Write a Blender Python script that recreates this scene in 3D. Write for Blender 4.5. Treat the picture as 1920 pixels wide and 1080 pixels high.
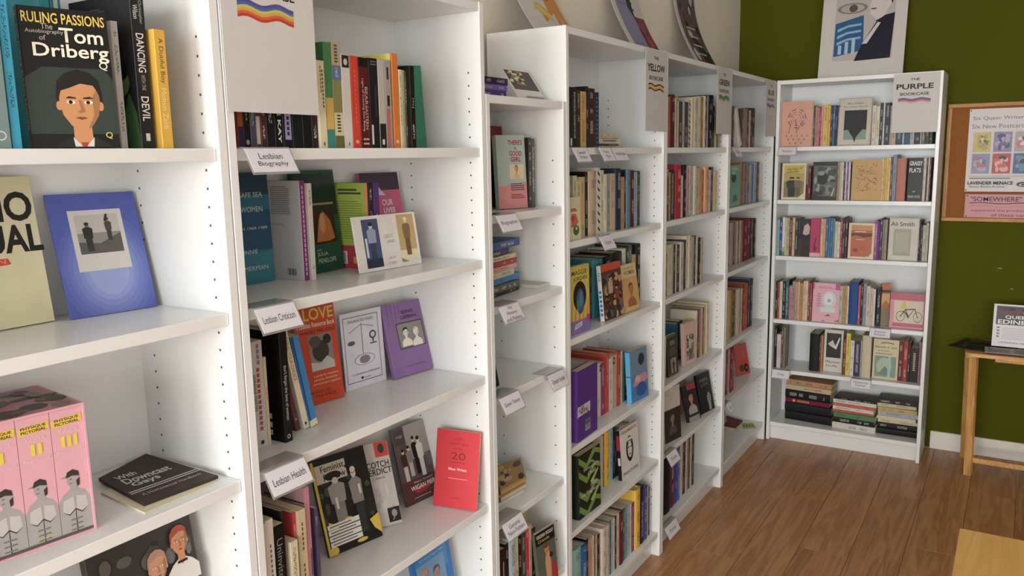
import bpy, bmesh, math, random
from mathutils import Matrix, Vector
sin, cos, pi = math.sin, math.cos, math.pi
for o in list(bpy.data.objects): bpy.data.objects.remove(o, do_unlink=True)
scene = bpy.context.scene
col = scene.collection

# ------------------------------------------------------------------ camera
cd = bpy.data.cameras.new('camera'); cam = bpy.data.objects.new('camera', cd); col.objects.link(cam)
YAW, PITCH, ROLL, FPX = -0.557907, -0.159867, -0.018602, 1529.12
d = Vector((sin(YAW)*cos(PITCH), cos(YAW)*cos(PITCH), sin(PITCH)))
r0 = Vector((cos(YAW), -sin(YAW), 0)); u0 = r0.cross(d)
rr = cos(ROLL)*r0 + sin(ROLL)*u0; uu = -sin(ROLL)*r0 + cos(ROLL)*u0
cam.matrix_world = Matrix(((rr.x, uu.x, -d.x, 1.16794), (rr.y, uu.y, -d.y, -1.76212), (rr.z, uu.z, -d.z, 1.64192), (0, 0, 0, 1)))
cd.sensor_fit = 'HORIZONTAL'; cd.sensor_width = 36.0; cd.lens = 36.0*FPX/1920; cd.clip_start = .02
scene.camera = cam

# ------------------------------------------------------------------ world, daylight, exposure
w = bpy.data.worlds.new('sky'); scene.world = w; w.use_nodes = True
bg = w.node_tree.nodes['Background']; bg.inputs[0].default_value = (.78, .88, 1, 1); bg.inputs[1].default_value = 1.0
def area(name, loc, rot, sx, sy, power, color):
    l = bpy.data.lights.new(name, 'AREA'); l.shape = 'RECTANGLE'; l.size = sx; l.size_y = sy; l.energy = power; l.color = color
    o = bpy.data.objects.new(name, l); col.objects.link(o); o.location = loc; o.rotation_euler = rot; return o
# daylight entering by the two windows of the wall behind the camera
# (each light fills its own window opening, flush with the wall, none of it inside the room)
area('window_left_offscreen', (.55, -5.301, 1.625), (pi/2, 0, 0), 1.4, 1.55, 185, (.97, .98, .97))
area('window_right_offscreen', (2.4, -5.301, 1.625), (pi/2, 0, 0), 1.4, 1.55, 105, (.97, .98, .97))
vs = scene.view_settings
vs.view_transform = 'Standard'; vs.look = 'None'; vs.gamma = 1; vs.use_curve_mapping = False; vs.exposure = -0.15

# ------------------------------------------------------------------ materials
def lin(h):
    h = h.lstrip('#'); c = [int(h[i:i+2], 16)/255 for i in (0, 2, 4)]
    return tuple(x/12.92 if x <= .04045 else ((x+.055)/1.055)**2.4 for x in c) + (1,)
def ink(h, f=.14):
    c = lin(h); g = .25*c[0]+.65*c[1]+.1*c[2]; return tuple((x*(1-f)+g*f)*.95 for x in c[:3]) + (1,)
MATS = {}
class N:
    def __init__(s, name):
        s.m = bpy.data.materials.new(name); s.m.use_nodes = True; s.t = s.m.node_tree; s.p = s.t.nodes['Principled BSDF']
    def n(s, typ, **k):
        x = s.t.nodes.new(typ)
        for a, b in k.items():
            if a.startswith('i_'): x.inputs[int(a[2:])].default_value = b
            else: setattr(x, a, b)
        return x
    def l(s, a, b): s.t.links.new(a, b)
    def math(s, op, a, b=None):
        x = s.n('ShaderNodeMath', operation=op)
        for i, v in enumerate((a, b)):
            if v is None: continue
            if isinstance(v, (int, float)): x.inputs[i].default_value = v
            else: s.l(v, x.inputs[i])
        return x.outputs[0]
    def mix(s, f, a, b):
        x = s.n('ShaderNodeMix', data_type='RGBA')
        for i, v in ((0, f), (6, a), (7, b)):
            if isinstance(v, (int, float, tuple)): x.inputs[i].default_value = v
            else: s.l(v, x.inputs[i])
        return x.outputs[2]
def tone(c, f): return tuple(min(1, x*f) for x in c[:3]) + (1,)
def plain(h, rough=.5, var=.06, scale=9, spec=.4):
    """plain colour with a faint procedural mottling"""
    key = ('plain', h, rough)
    if key in MATS: return MATS[key]
    k = N('paint_' + h.strip('#')); c = ink(h)
    tc = k.n('ShaderNodeTexCoord'); no = k.n('ShaderNodeTexNoise'); no.inputs['Scale'].default_value = scale
    k.l(tc.outputs['Object'], no.inputs['Vector'])
    k.l(k.mix(no.outputs[0], tone(c, 1-var), tone(c, 1+var)), k.p.inputs['Base Color'])
    k.p.inputs['Roughness'].default_value = rough; k.p.inputs['Specular IOR Level'].default_value = spec
    MATS[key] = k.m; return k.m
def ink_for(h):
    c = lin(h); lum = .2*c[0]+.7*c[1]+.1*c[2]
    return lin('#d8d2c4') if lum < .18 else lin('#2a2422')
def bookmat(h, marks=True, hard=False):
    """printed book cover: colour, scuffs, and small lines of lettering down the spine"""
    key = ('book', h, marks, hard)
    if key in MATS: return MATS[key]
    k = N('cover_' + h.strip('#')); c = ink(h)
    tc = k.n('ShaderNodeTexCoord'); oi = k.n('ShaderNodeObjectInfo')
    no = k.n('ShaderNodeTexNoise'); no.inputs['Scale'].default_value = 22; no.inputs['Detail'].default_value = 4
    k.l(tc.outputs['Object'], no.inputs['Vector'])
    base = k.mix(no.outputs[0], tone(c, .88), tone(c, 1.1))
    if marks:
        uv = k.n('ShaderNodeUVMap', uv_map='spine'); g = k.n('ShaderNodeSeparateXYZ'); k.l(uv.outputs[0], g.inputs[0])
        um = k.n('ShaderNodeUVMap', uv_map='metres')
        mp = k.n('ShaderNodeMapping'); mp.inputs['Scale'].default_value = (520, 330, 1); k.l(um.outputs[0], mp.inputs[0])
        sc = k.n('ShaderNodeTexNoise', noise_dimensions='4D'); sc.inputs['Scale'].default_value = 1.0; sc.inputs['Detail'].default_value = 1
        k.l(mp.outputs[0], sc.inputs['Vector']); wv = k.math('MULTIPLY', oi.outputs['Random'], 60.0); k.l(wv, sc.inputs['W'])
        letters = k.math('GREATER_THAN', sc.outputs[0], .52)
        mp2 = k.n('ShaderNodeMapping'); mp2.inputs['Scale'].default_value = (1, 26, 1); k.l(um.outputs[0], mp2.inputs[0])
        sw = k.n('ShaderNodeTexNoise', noise_dimensions='4D'); sw.inputs['Scale'].default_value = 1.0; sw.inputs['Detail'].default_value = 0
        k.l(mp2.outputs[0], sw.inputs['Vector']); k.l(wv, sw.inputs['W'])
        words = k.math('GREATER_THAN', sw.outputs[0], .5)
        gx = k.math('LESS_THAN', k.math('ABSOLUTE', k.math('SUBTRACT', g.outputs[0], .5)), .2)
        gz = k.math('LESS_THAN', k.math('ABSOLUTE', k.math('SUBTRACT', g.outputs[1], .52)), .41)
        m = k.math('MULTIPLY', k.math('MULTIPLY', letters, words), k.math('MULTIPLY', gx, gz))
        base = k.mix(k.math('MULTIPLY', m, .75), base, ink_for(h))
    k.l(base, k.p.inputs['Base Color'])
    k.p.inputs['Roughness'].default_value = .62 if hard else .42; k.p.inputs['Specular IOR Level'].default_value = .35
    MATS[key] = k.m; return k.m
def pagemat():
    if 'pages' in MATS: return MATS['pages']
    k = N('page_edges'); tc = k.n('ShaderNodeTexCoord'); mp = k.n('ShaderNodeMapping'); mp.inputs['Scale'].default_value = (2200, 8, 8)
    no = k.n('ShaderNodeTexNoise'); no.inputs['Scale'].default_value = 1
    k.l(tc.outputs['Object'], mp.inputs[0]); k.l(mp.outputs[0], no.inputs['Vector'])
    k.l(k.mix(no.outputs[0], lin('#bfae8a'), lin('#ece2c8')), k.p.inputs['Base Color']); k.p.inputs['Roughness'].default_value = .9
    MATS['pages'] = k.m; return k.m
def laminate():
    if 'lam' in MATS: return MATS['lam']
    k = N('white_laminate'); tc = k.n('ShaderNodeTexCoord'); no = k.n('ShaderNodeTexNoise'); no.inputs['Scale'].default_value = 3
    k.l(tc.outputs['Object'], no.inputs['Vector'])
    k.l(k.mix(no.outputs[0], (.765, .78, .775, 1), (.82, .835, .83, 1)), k.p.inputs['Base Color'])
    k.p.inputs['Roughness'].default_value = .28; MATS['lam'] = k.m; return k.m
def plaster(name, h, var=.1):
    k = N(name); c = lin(h); tc = k.n('ShaderNodeTexCoord')
    no = k.n('ShaderNodeTexNoise'); no.inputs['Scale'].default_value = 2.2; no.inputs['Detail'].default_value = 6
    fi = k.n('ShaderNodeTexNoise'); fi.inputs['Scale'].default_value = 90
    k.l(tc.outputs['Object'], no.inputs['Vector']); k.l(tc.outputs['Object'], fi.inputs['Vector'])
    k.l(k.mix(no.outputs[0], tone(c, 1-var), tone(c, 1+var)), k.p.inputs['Base Color'])
    bp = k.n('ShaderNodeBump'); bp.inputs['Strength'].default_value = .08; bp.inputs['Distance'].default_value = .004
    k.l(fi.outputs[0], bp.inputs['Height']); k.l(bp.outputs[0], k.p.inputs['Normal']); k.p.inputs['Roughness'].default_value = .75; k.p.inputs['Specular IOR Level'].default_value = .15
    return k.m
def wood(name, a, b, c, axis=1, scale=1.0, rough=.45):
    """grain runs along the given local axis; each piece gets its own cut of the grain"""
    k = N(name); tc = k.n('ShaderNodeTexCoord'); oi = k.n('ShaderNodeObjectInfo')
    off = k.n('ShaderNodeCombineXYZ'); k.l(k.math('MULTIPLY', oi.outputs['Random'], 37.0), off.inputs[0]); k.l(k.math('MULTIPLY', oi.outputs['Random'], 91.0), off.inputs[1])
    ad = k.n('ShaderNodeVectorMath', operation='ADD'); k.l(tc.outputs['Object'], ad.inputs[0]); k.l(off.outputs[0], ad.inputs[1])
    s = [14*scale]*3; s[axis] = 1.1*scale; mp = k.n('ShaderNodeMapping'); mp.inputs['Scale'].default_value = s; k.l(ad.outputs[0], mp.inputs[0])
    n1 = k.n('ShaderNodeTexNoise'); n1.inputs['Scale'].default_value = 1; n1.inputs['Detail'].default_value = 5; n1.inputs['Distortion'].default_value = 1.2
    k.l(mp.outputs[0], n1.inputs['Vector'])
    s2 = [170*scale]*3; s2[axis] = 4*scale; m2 = k.n('ShaderNodeMapping'); m2.inputs['Scale'].default_value = s2; k.l(ad.outputs[0], m2.inputs[0])
    n2 = k.n('ShaderNodeTexNoise'); n2.inputs['Scale'].default_value = 1; n2.inputs['Detail'].default_value = 3; k.l(m2.outputs[0], n2.inputs['Vector'])
    wv = k.n('ShaderNodeMath', operation='PINGPONG'); k.l(k.math('MULTIPLY', n1.outputs[0], 9.0), wv.inputs[0]); wv.inputs[1].default_value = 1
    cr = k.n('ShaderNodeValToRGB'); e = cr.color_ramp.elements; e[0].color = lin(a); e[0].position = .05; e[1].color = lin(c); e[1].position = .95
    x = e.new(.5); x.color = lin(b)
    k.l(k.math('ADD', k.math('MULTIPLY', wv.outputs[0], .45), k.math('ADD', k.math('MULTIPLY', n2.outputs[0], .45), k.math('MULTIPLY', oi.outputs['Random'], .18))), cr.inputs[0])
    k.l(cr.outputs[0], k.p.inputs['Base Color']); k.p.inputs['Roughness'].default_value = rough
    return k.m
def cork():
    k = N('cork'); tc = k.n('ShaderNodeTexCoord'); no = k.n('ShaderNodeTexNoise'); no.inputs['Scale'].default_value = 160; no.inputs['Detail'].default_value = 3
    k.l(tc.outputs['Object'], no.inputs['Vector']); k.l(k.mix(no.outputs[0], lin('#6e3f1c'), lin('#a86c36')), k.p.inputs['Base Color']); k.p.inputs['Roughness'].default_value = .95
    return k.m
def acrylic():
    if 'acr' in MATS: return MATS['acr']
    k = N('clear_plastic'); tc = k.n('ShaderNodeTexCoord'); no = k.n('ShaderNodeTexNoise'); no.inputs['Scale'].default_value = 30
    k.l(tc.outputs['Object'], no.inputs['Vector']); k.l(k.mix(no.outputs[0], (.72, .70, .68, 1), (.80, .79, .78, 1)), k.p.inputs['Base Color'])
    k.p.inputs['Roughness'].default_value = .12; k.p.inputs['Transmission Weight'].default_value = .75; k.p.inputs['IOR'].default_value = 1.3
    MATS['acr'] = k.m; return k.m
LAM = laminate()

# ------------------------------------------------------------------ object helpers
def link(name, data, parent=None, mat=None):
    o = bpy.data.objects.new(name, data); col.objects.link(o)
    if parent is not None: o.parent = parent
    if mat is not None: data.materials.append(mat)
    return o
def tag(o, label=None, cat=None, group=None, kind=None):
    if label: o['label'] = label
    if cat: o['category'] = cat
    if group: o['group'] = group
    if kind: o['kind'] = kind
    return o
def thing(name, M, label, cat, group=None):
    o = link(name, None); o.matrix_world = M; return tag(o, label, cat, group)
def mesh(name, vs, fs):
    me = bpy.data.meshes.new(name); me.from_pydata(vs, [], fs); me.update(); return me
def boxv(x0, y0, z0, x1, y1, z1):
    v = [(x, y, z) for z in (z0, z1) for y in (y0, y1) for x in (x0, x1)]
    return v, [(0, 2, 3, 1), (4, 5, 7, 6), (0, 1, 5, 4), (2, 6, 7, 3), (0, 4, 6, 2), (1, 3, 7, 5)]
def box(name, a, b, mat, parent=None, bev=0.0):
    v, f = boxv(*a, *b); me = mesh(name, v, f)
    if bev:
        bm = bmesh.new(); bm.from_mesh(me); bmesh.ops.bevel(bm, geom=bm.edges[:], offset=bev, segments=1, affect='EDGES'); bm.to_mesh(me); bm.free()
    return link(name, me, parent, mat)
def T(x, y, z): return Matrix.Translation((x, y, z))
def RX(a): return Matrix.Rotation(a, 4, 'X')
def RY(a): return Matrix.Rotation(a, 4, 'Y')
def RZ(a): return Matrix.Rotation(a, 4, 'Z')

# flat print: items laid on a face given by origin o, right a, up b, normal n (lengths in metres)
TEXTS = []
def clip(P):
    for ax, sgn, lim in ((0, 1, 0), (0, -1, -1), (1, 1, 0), (1, -1, -1)):
        Q = []
        for i, p in enumerate(P):
            q = P[(i+1) % len(P)]; a, b = sgn*p[ax]-lim, sgn*q[ax]-lim
            if a >= 0: Q.append(p)
            if (a >= 0) != (b >= 0): f = a/(a-b); Q.append((p[0]+(q[0]-p[0])*f, p[1]+(q[1]-p[1])*f))
        P = Q
        if len(P) < 3: return None
    return P
def prints(parent, o, a, b, n, items, name='print', step=.00005):
    o, a, b, n = Vector(o), Vector(a), Vector(b), Vector(n)
    vs, fs, mi, mats = [], [], [], []
    L = .00015
    for it in items:
        L += step
        if it[0] == 't': TEXTS.append((parent, o + n*(L+.0001), a, b, n, it)); continue
        if it[0] == 'r': _, c, x0, y0, x1, y1 = it; P = [(x0, y0), (x1, y0), (x1, y1), (x0, y1)]
        elif it[0] == 'e': _, c, x, y, rx, ry = it; P = [(x+rx*cos(i*pi/10), y+ry*sin(i*pi/10)) for i in range(20)]
        else: _, c, P = it[:3]
        P = clip(P)
        if not P: continue
        m = plain(c, .42, .05, 40)
        if m not in mats: mats.append(m)
        k = len(vs); vs += [tuple(o + a*x + b*y + n*L) for x, y in P]; fs.append(tuple(range(k, k+len(P)))); mi.append(mats.index(m))
    if not fs: return None
    me = mesh(name, vs, fs)
    for m in mats: me.materials.append(m)
    for p, i in zip(me.polygons, mi): p.material_index = i
    nn = Vector(n)
    for p in me.polygons:
        if p.normal.dot(nn) < 0: p.flip()
    return link(name, me, parent)
def build_texts():
    objs = []
    for parent, o, a, b, n, it in TEXTS:
        cu = bpy.data.curves.new('lettering', 'FONT'); cu.body = it[2]; cu.size = 1.0; cu.resolution_u = 3
        if len(it) > 7 and it[7]: cu.offset = it[7]
        t = bpy.data.objects.new('lettering_source', cu); col.objects.link(t); objs.append(t)
    bpy.context.view_layer.update(); dg = bpy.context.evaluated_depsgraph_get()
    for t, (parent, o, a, b, n, it) in zip(objs, TEXTS):
        me = bpy.data.meshes.new_from_object(t.evaluated_get(dg)); me.name = 'lettering'
        if not me.vertices: continue
        xs = [v.co.x for v in me.vertices]; ys = [v.co.y for v in me.vertices]
        x0, x1, y0, y1 = min(xs), max(xs), min(ys), max(ys)
        _, c, s, cx, cy, w_, h_ = it[:7]; rot = it[8] if len(it) > 8 else 0
        la, lb = a.length, b.length
        for v in me.vertices:
            fx = ((v.co.x-x0)/max(x1-x0, 1e-6)-.5)*w_; fy = ((v.co.y-y0)/max(y1-y0, 1e-6)-.5)*h_
            if rot: X, Y = fx*la, fy*lb; fx, fy = (X*cos(rot)-Y*sin(rot))/la, (X*sin(rot)+Y*cos(rot))/lb
            v.co = o + a*(cx+fx) + b*(cy+fy)
        me.materials.clear(); link('lettering', me, parent, plain(c, .5, .03, 40))
    for t in objs:
        cu = t.data; bpy.data.objects.remove(t, do_unlink=True); bpy.data.curves.remove(cu)

# ------------------------------------------------------------------ the room
XW, YG, XR, YB, HC = -.292, 3.142, 3.6, -5.3, 2.75
WHITEWALL = plaster('warm_white_plaster', '#f2e9d6'); GREEN = plaster('olive_green_paint', '#4d5005', .12); CEIL = plaster('ceiling_white', '#e2e4e4'); COOLWALL = plaster('cool_white_plaster', '#dcdedf')
def struct(o, kind='structure'): o['kind'] = kind; return o
struct(box('wall_left', (XW-.1, YB-.1, 0), (XW, YG+.1, HC), WHITEWALL))
struct(box('wall_back', (XW, YG, 0), (XR, YG+.1, HC), GREEN))
struct(box('wall_right', (XR, YB-.1, 0), (XR+.1, YG+.1, HC), COOLWALL))
struct(box('ceiling', (XW-.1, YB-.1, HC), (XR+.1, YG+.1, HC+.1), CEIL))
# wall behind the camera with two window openings
wins = [(-.2, 1.3), (1.65, 3.15)]; wz0, wz1 = .8, 2.45
v, f = [], []
def addb(*q):
    b_, g_ = boxv(*q); k_ = len(v); v.extend(b_); f.extend(tuple(i+k_ for i in t_) for t_ in g_)
addb(XW, YB-.1, 0, XR, YB, wz0); addb(XW, YB-.1, wz1, XR, YB, HC)
addb(XW, YB-.1, wz0, wins[0][0], YB, wz1); addb(wins[0][1], YB-.1, wz0, wins[1][0], YB, wz1); addb(wins[1][1], YB-.1, wz0, XR, YB, wz1)
struct(link('wall_front', mesh('wall_front', v, f), None, COOLWALL))
for i, (a_, b_) in enumerate(wins):
    wn = struct(link('window_%d' % (i+1), None)); wn.location = (a_, YB-.06, wz0)
    W_, H_ = b_-a_, wz1-wz0
    for q in ((0, 0, W_, .05), (0, H_-.05, W_, H_), (0, .05, .05, H_-.05), (W_-.05, .05, W_, H_-.05), (W_/2-.02, .05, W_/2+.02, H_-.05)):
        box('window_frame', (q[0], -.03, q[1]), (q[2], .03, q[3]), LAM, wn)
    for q in ((.05, W_/2-.02), (W_/2+.02, W_-.05)): box('pane', (q[0], -.004, .05), (q[1], .004, H_-.05), acrylic(), wn)
for nm, a_, b_ in (('baseboard_back', (.83, YG-.016, 0), (XR, YG, .1)), ('baseboard_right', (XR-.016, YB, 0), (XR, YG-.016, .1))):
    struct(box(nm, a_, b_, plain('#eeeae2', .4), None, .003))
# marks on the green wall
for q in ((1.09, 1.02, .02), (1.155, .915, .012)):
    struct(box('trim_1', (q[0], YG-.0015, q[1]), (q[0]+q[2], YG, q[1]+.003), plain('#b8b48a', .7)))
# laminate floor boards
FW = [wood('oak_laminate_board', '#825836', '#ae7e54', '#c5986a', 1, 1.0, .38)]
fl = struct(link('floor', None)); fl.location = (0, 0, 0)
box('underlay', (XW, YB, -.03), (XR, YG, -.012), plain('#3a2617', .8), fl)
pw, pl = .192, 1.285; rng = random.Random(4)
v, f = boxv(0, 0, -.012, pw-.0012, pl-.0012, 0); pm = mesh('floor_board', v, f)
bm = bmesh.new(); bm.from_mesh(pm); bmesh.ops.bevel(bm, geom=[e for e in bm.edges if all(abs(q.co.z) < 1e-6 for q in e.verts)], offset=.0012, segments=1, affect='EDGES'); bm.to_mesh(pm); bm.free()
pm.materials.append(FW[0])
nx = int((XR-XW)/pw)
for i in range(nx+1):
    y = YB - (i*0.41 % 1)*pl
    while y < YG:
        y0, y1 = max(y, YB), min(y+pl, YG); x0 = XW+i*pw; x1 = min(x0+pw, XR)
        if y1-y0 > .02 and x1-x0 > .01:
            if y1-y0 > pl-.001 and x1-x0 > pw-.001: o = link('floor_board', pm, fl)
            else:
                v, f = boxv(0, 0, -.012, x1-x0-.0012, y1-y0-.0012, 0); o = link('floor_board', mesh('floor_board', v, f), fl, FW[0])
            o.location = (x0, y0, 0)
        y += pl

# ------------------------------------------------------------------ bookcases (frame: x right, y into the case, z up)
ZS = [1.665, 1.378, 1.068, 0.708, 0.42, 0.105]; ZC = [1.80, 1.49, 1.246, .995, .632, .33, .105]
CASES = {k: RZ(pi/2) if k != 'P' else Matrix() for k in 'ABCYGUP'}
for k, y in dict(A=-1.612, B=-.806, C=.001, Y=.434, G=1.240, U=2.046).items(): CASES[k] = T(0, y, 0) @ RZ(pi/2)
CASES['P'] = T(.006, 2.848, 0)
CW = dict(A=.804, B=.804, C=.431, Y=.804, G=.804, U=.800, P=.800); DEP = .28; PT = .018
CNAME = dict(A='bookcase with the pink boxed set', B='rainbow-sign bookcase', C='narrow low bookcase', Y='yellow-sign bookcase', G='green-sign bookcase', U='blue-sign bookcase', P='purple-sign bookcase')
CLAB = dict(A='white bookcase holding the pink boxed set and a black portrait paperback', B='tall white bookcase with a rainbow-striped paper sign at its top',
  C='narrow low white bookcase squeezed between two taller ones', Y='tall white bookcase carrying the paper sign reading yellow', G='tall white bookcase carrying the paper sign reading green',
  U='tall white bookcase carrying the paper sign reading blue', P='tall white bookcase with the sign reading purple against the green wall')
holev = [(0, .0026*cos(i*pi/4), .0026*sin(i*pi/4)) for i in range(8)]
HOLE = plain('#5a554e', .8)
def zsh(c): return ZC if c == 'C' else ZS
def bookcase(c):
    W_, H_ = CW[c], (1.80 if c == 'C' else 2.02)
    t = thing('bookcase', CASES[c], CLAB[c], 'bookcase', 'white bookcases')
    box('side_panel', (0, 0, 0), (PT, DEP, H_), LAM, t, .0012); box('side_panel', (W_-PT, 0, 0), (W_, DEP, H_), LAM, t, .0012)
    box('back_panel', (PT, DEP-.006, .02), (W_-PT, DEP-.001, H_-.005), LAM, t)
    box('top_panel', (PT, .002, H_-.022), (W_-PT, DEP-.007, H_-.001), LAM, t, .001)
    zs = zsh(c)
    for i, z in enumerate(zs):
        if c == 'C' and i == 0: continue
        last = i == len(zs)-1
        box('bottom_shelf' if last else 'shelf', (PT+.0008, .007, z-.022), (W_-PT-.0008, DEP-.007, z), LAM, t, .0012)
    box('plinth', (PT+.0005, .036, 0), (W_-PT-.0005, .052, zs[-1]-.0225), LAM, t)
    vs, fs = [], []
    for x in (PT+.0004, W_-PT-.0004):
        for y in (.037, .232):
            z = .22
            while z < H_-.16:
                k_ = len(vs); vs += [(x, y+q[1], z+q[2]) for q in holev]; fs.append(tuple(range(k_, k_+8))); z += .032*(2 if c in 'CP' else 1)
    struct(link('shelf_pin_holes', mesh('shelf_pin_holes', vs, fs), t, HOLE), 'stuff')
    return t
for c in 'ABCYGUP': bookcase(c)
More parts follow.
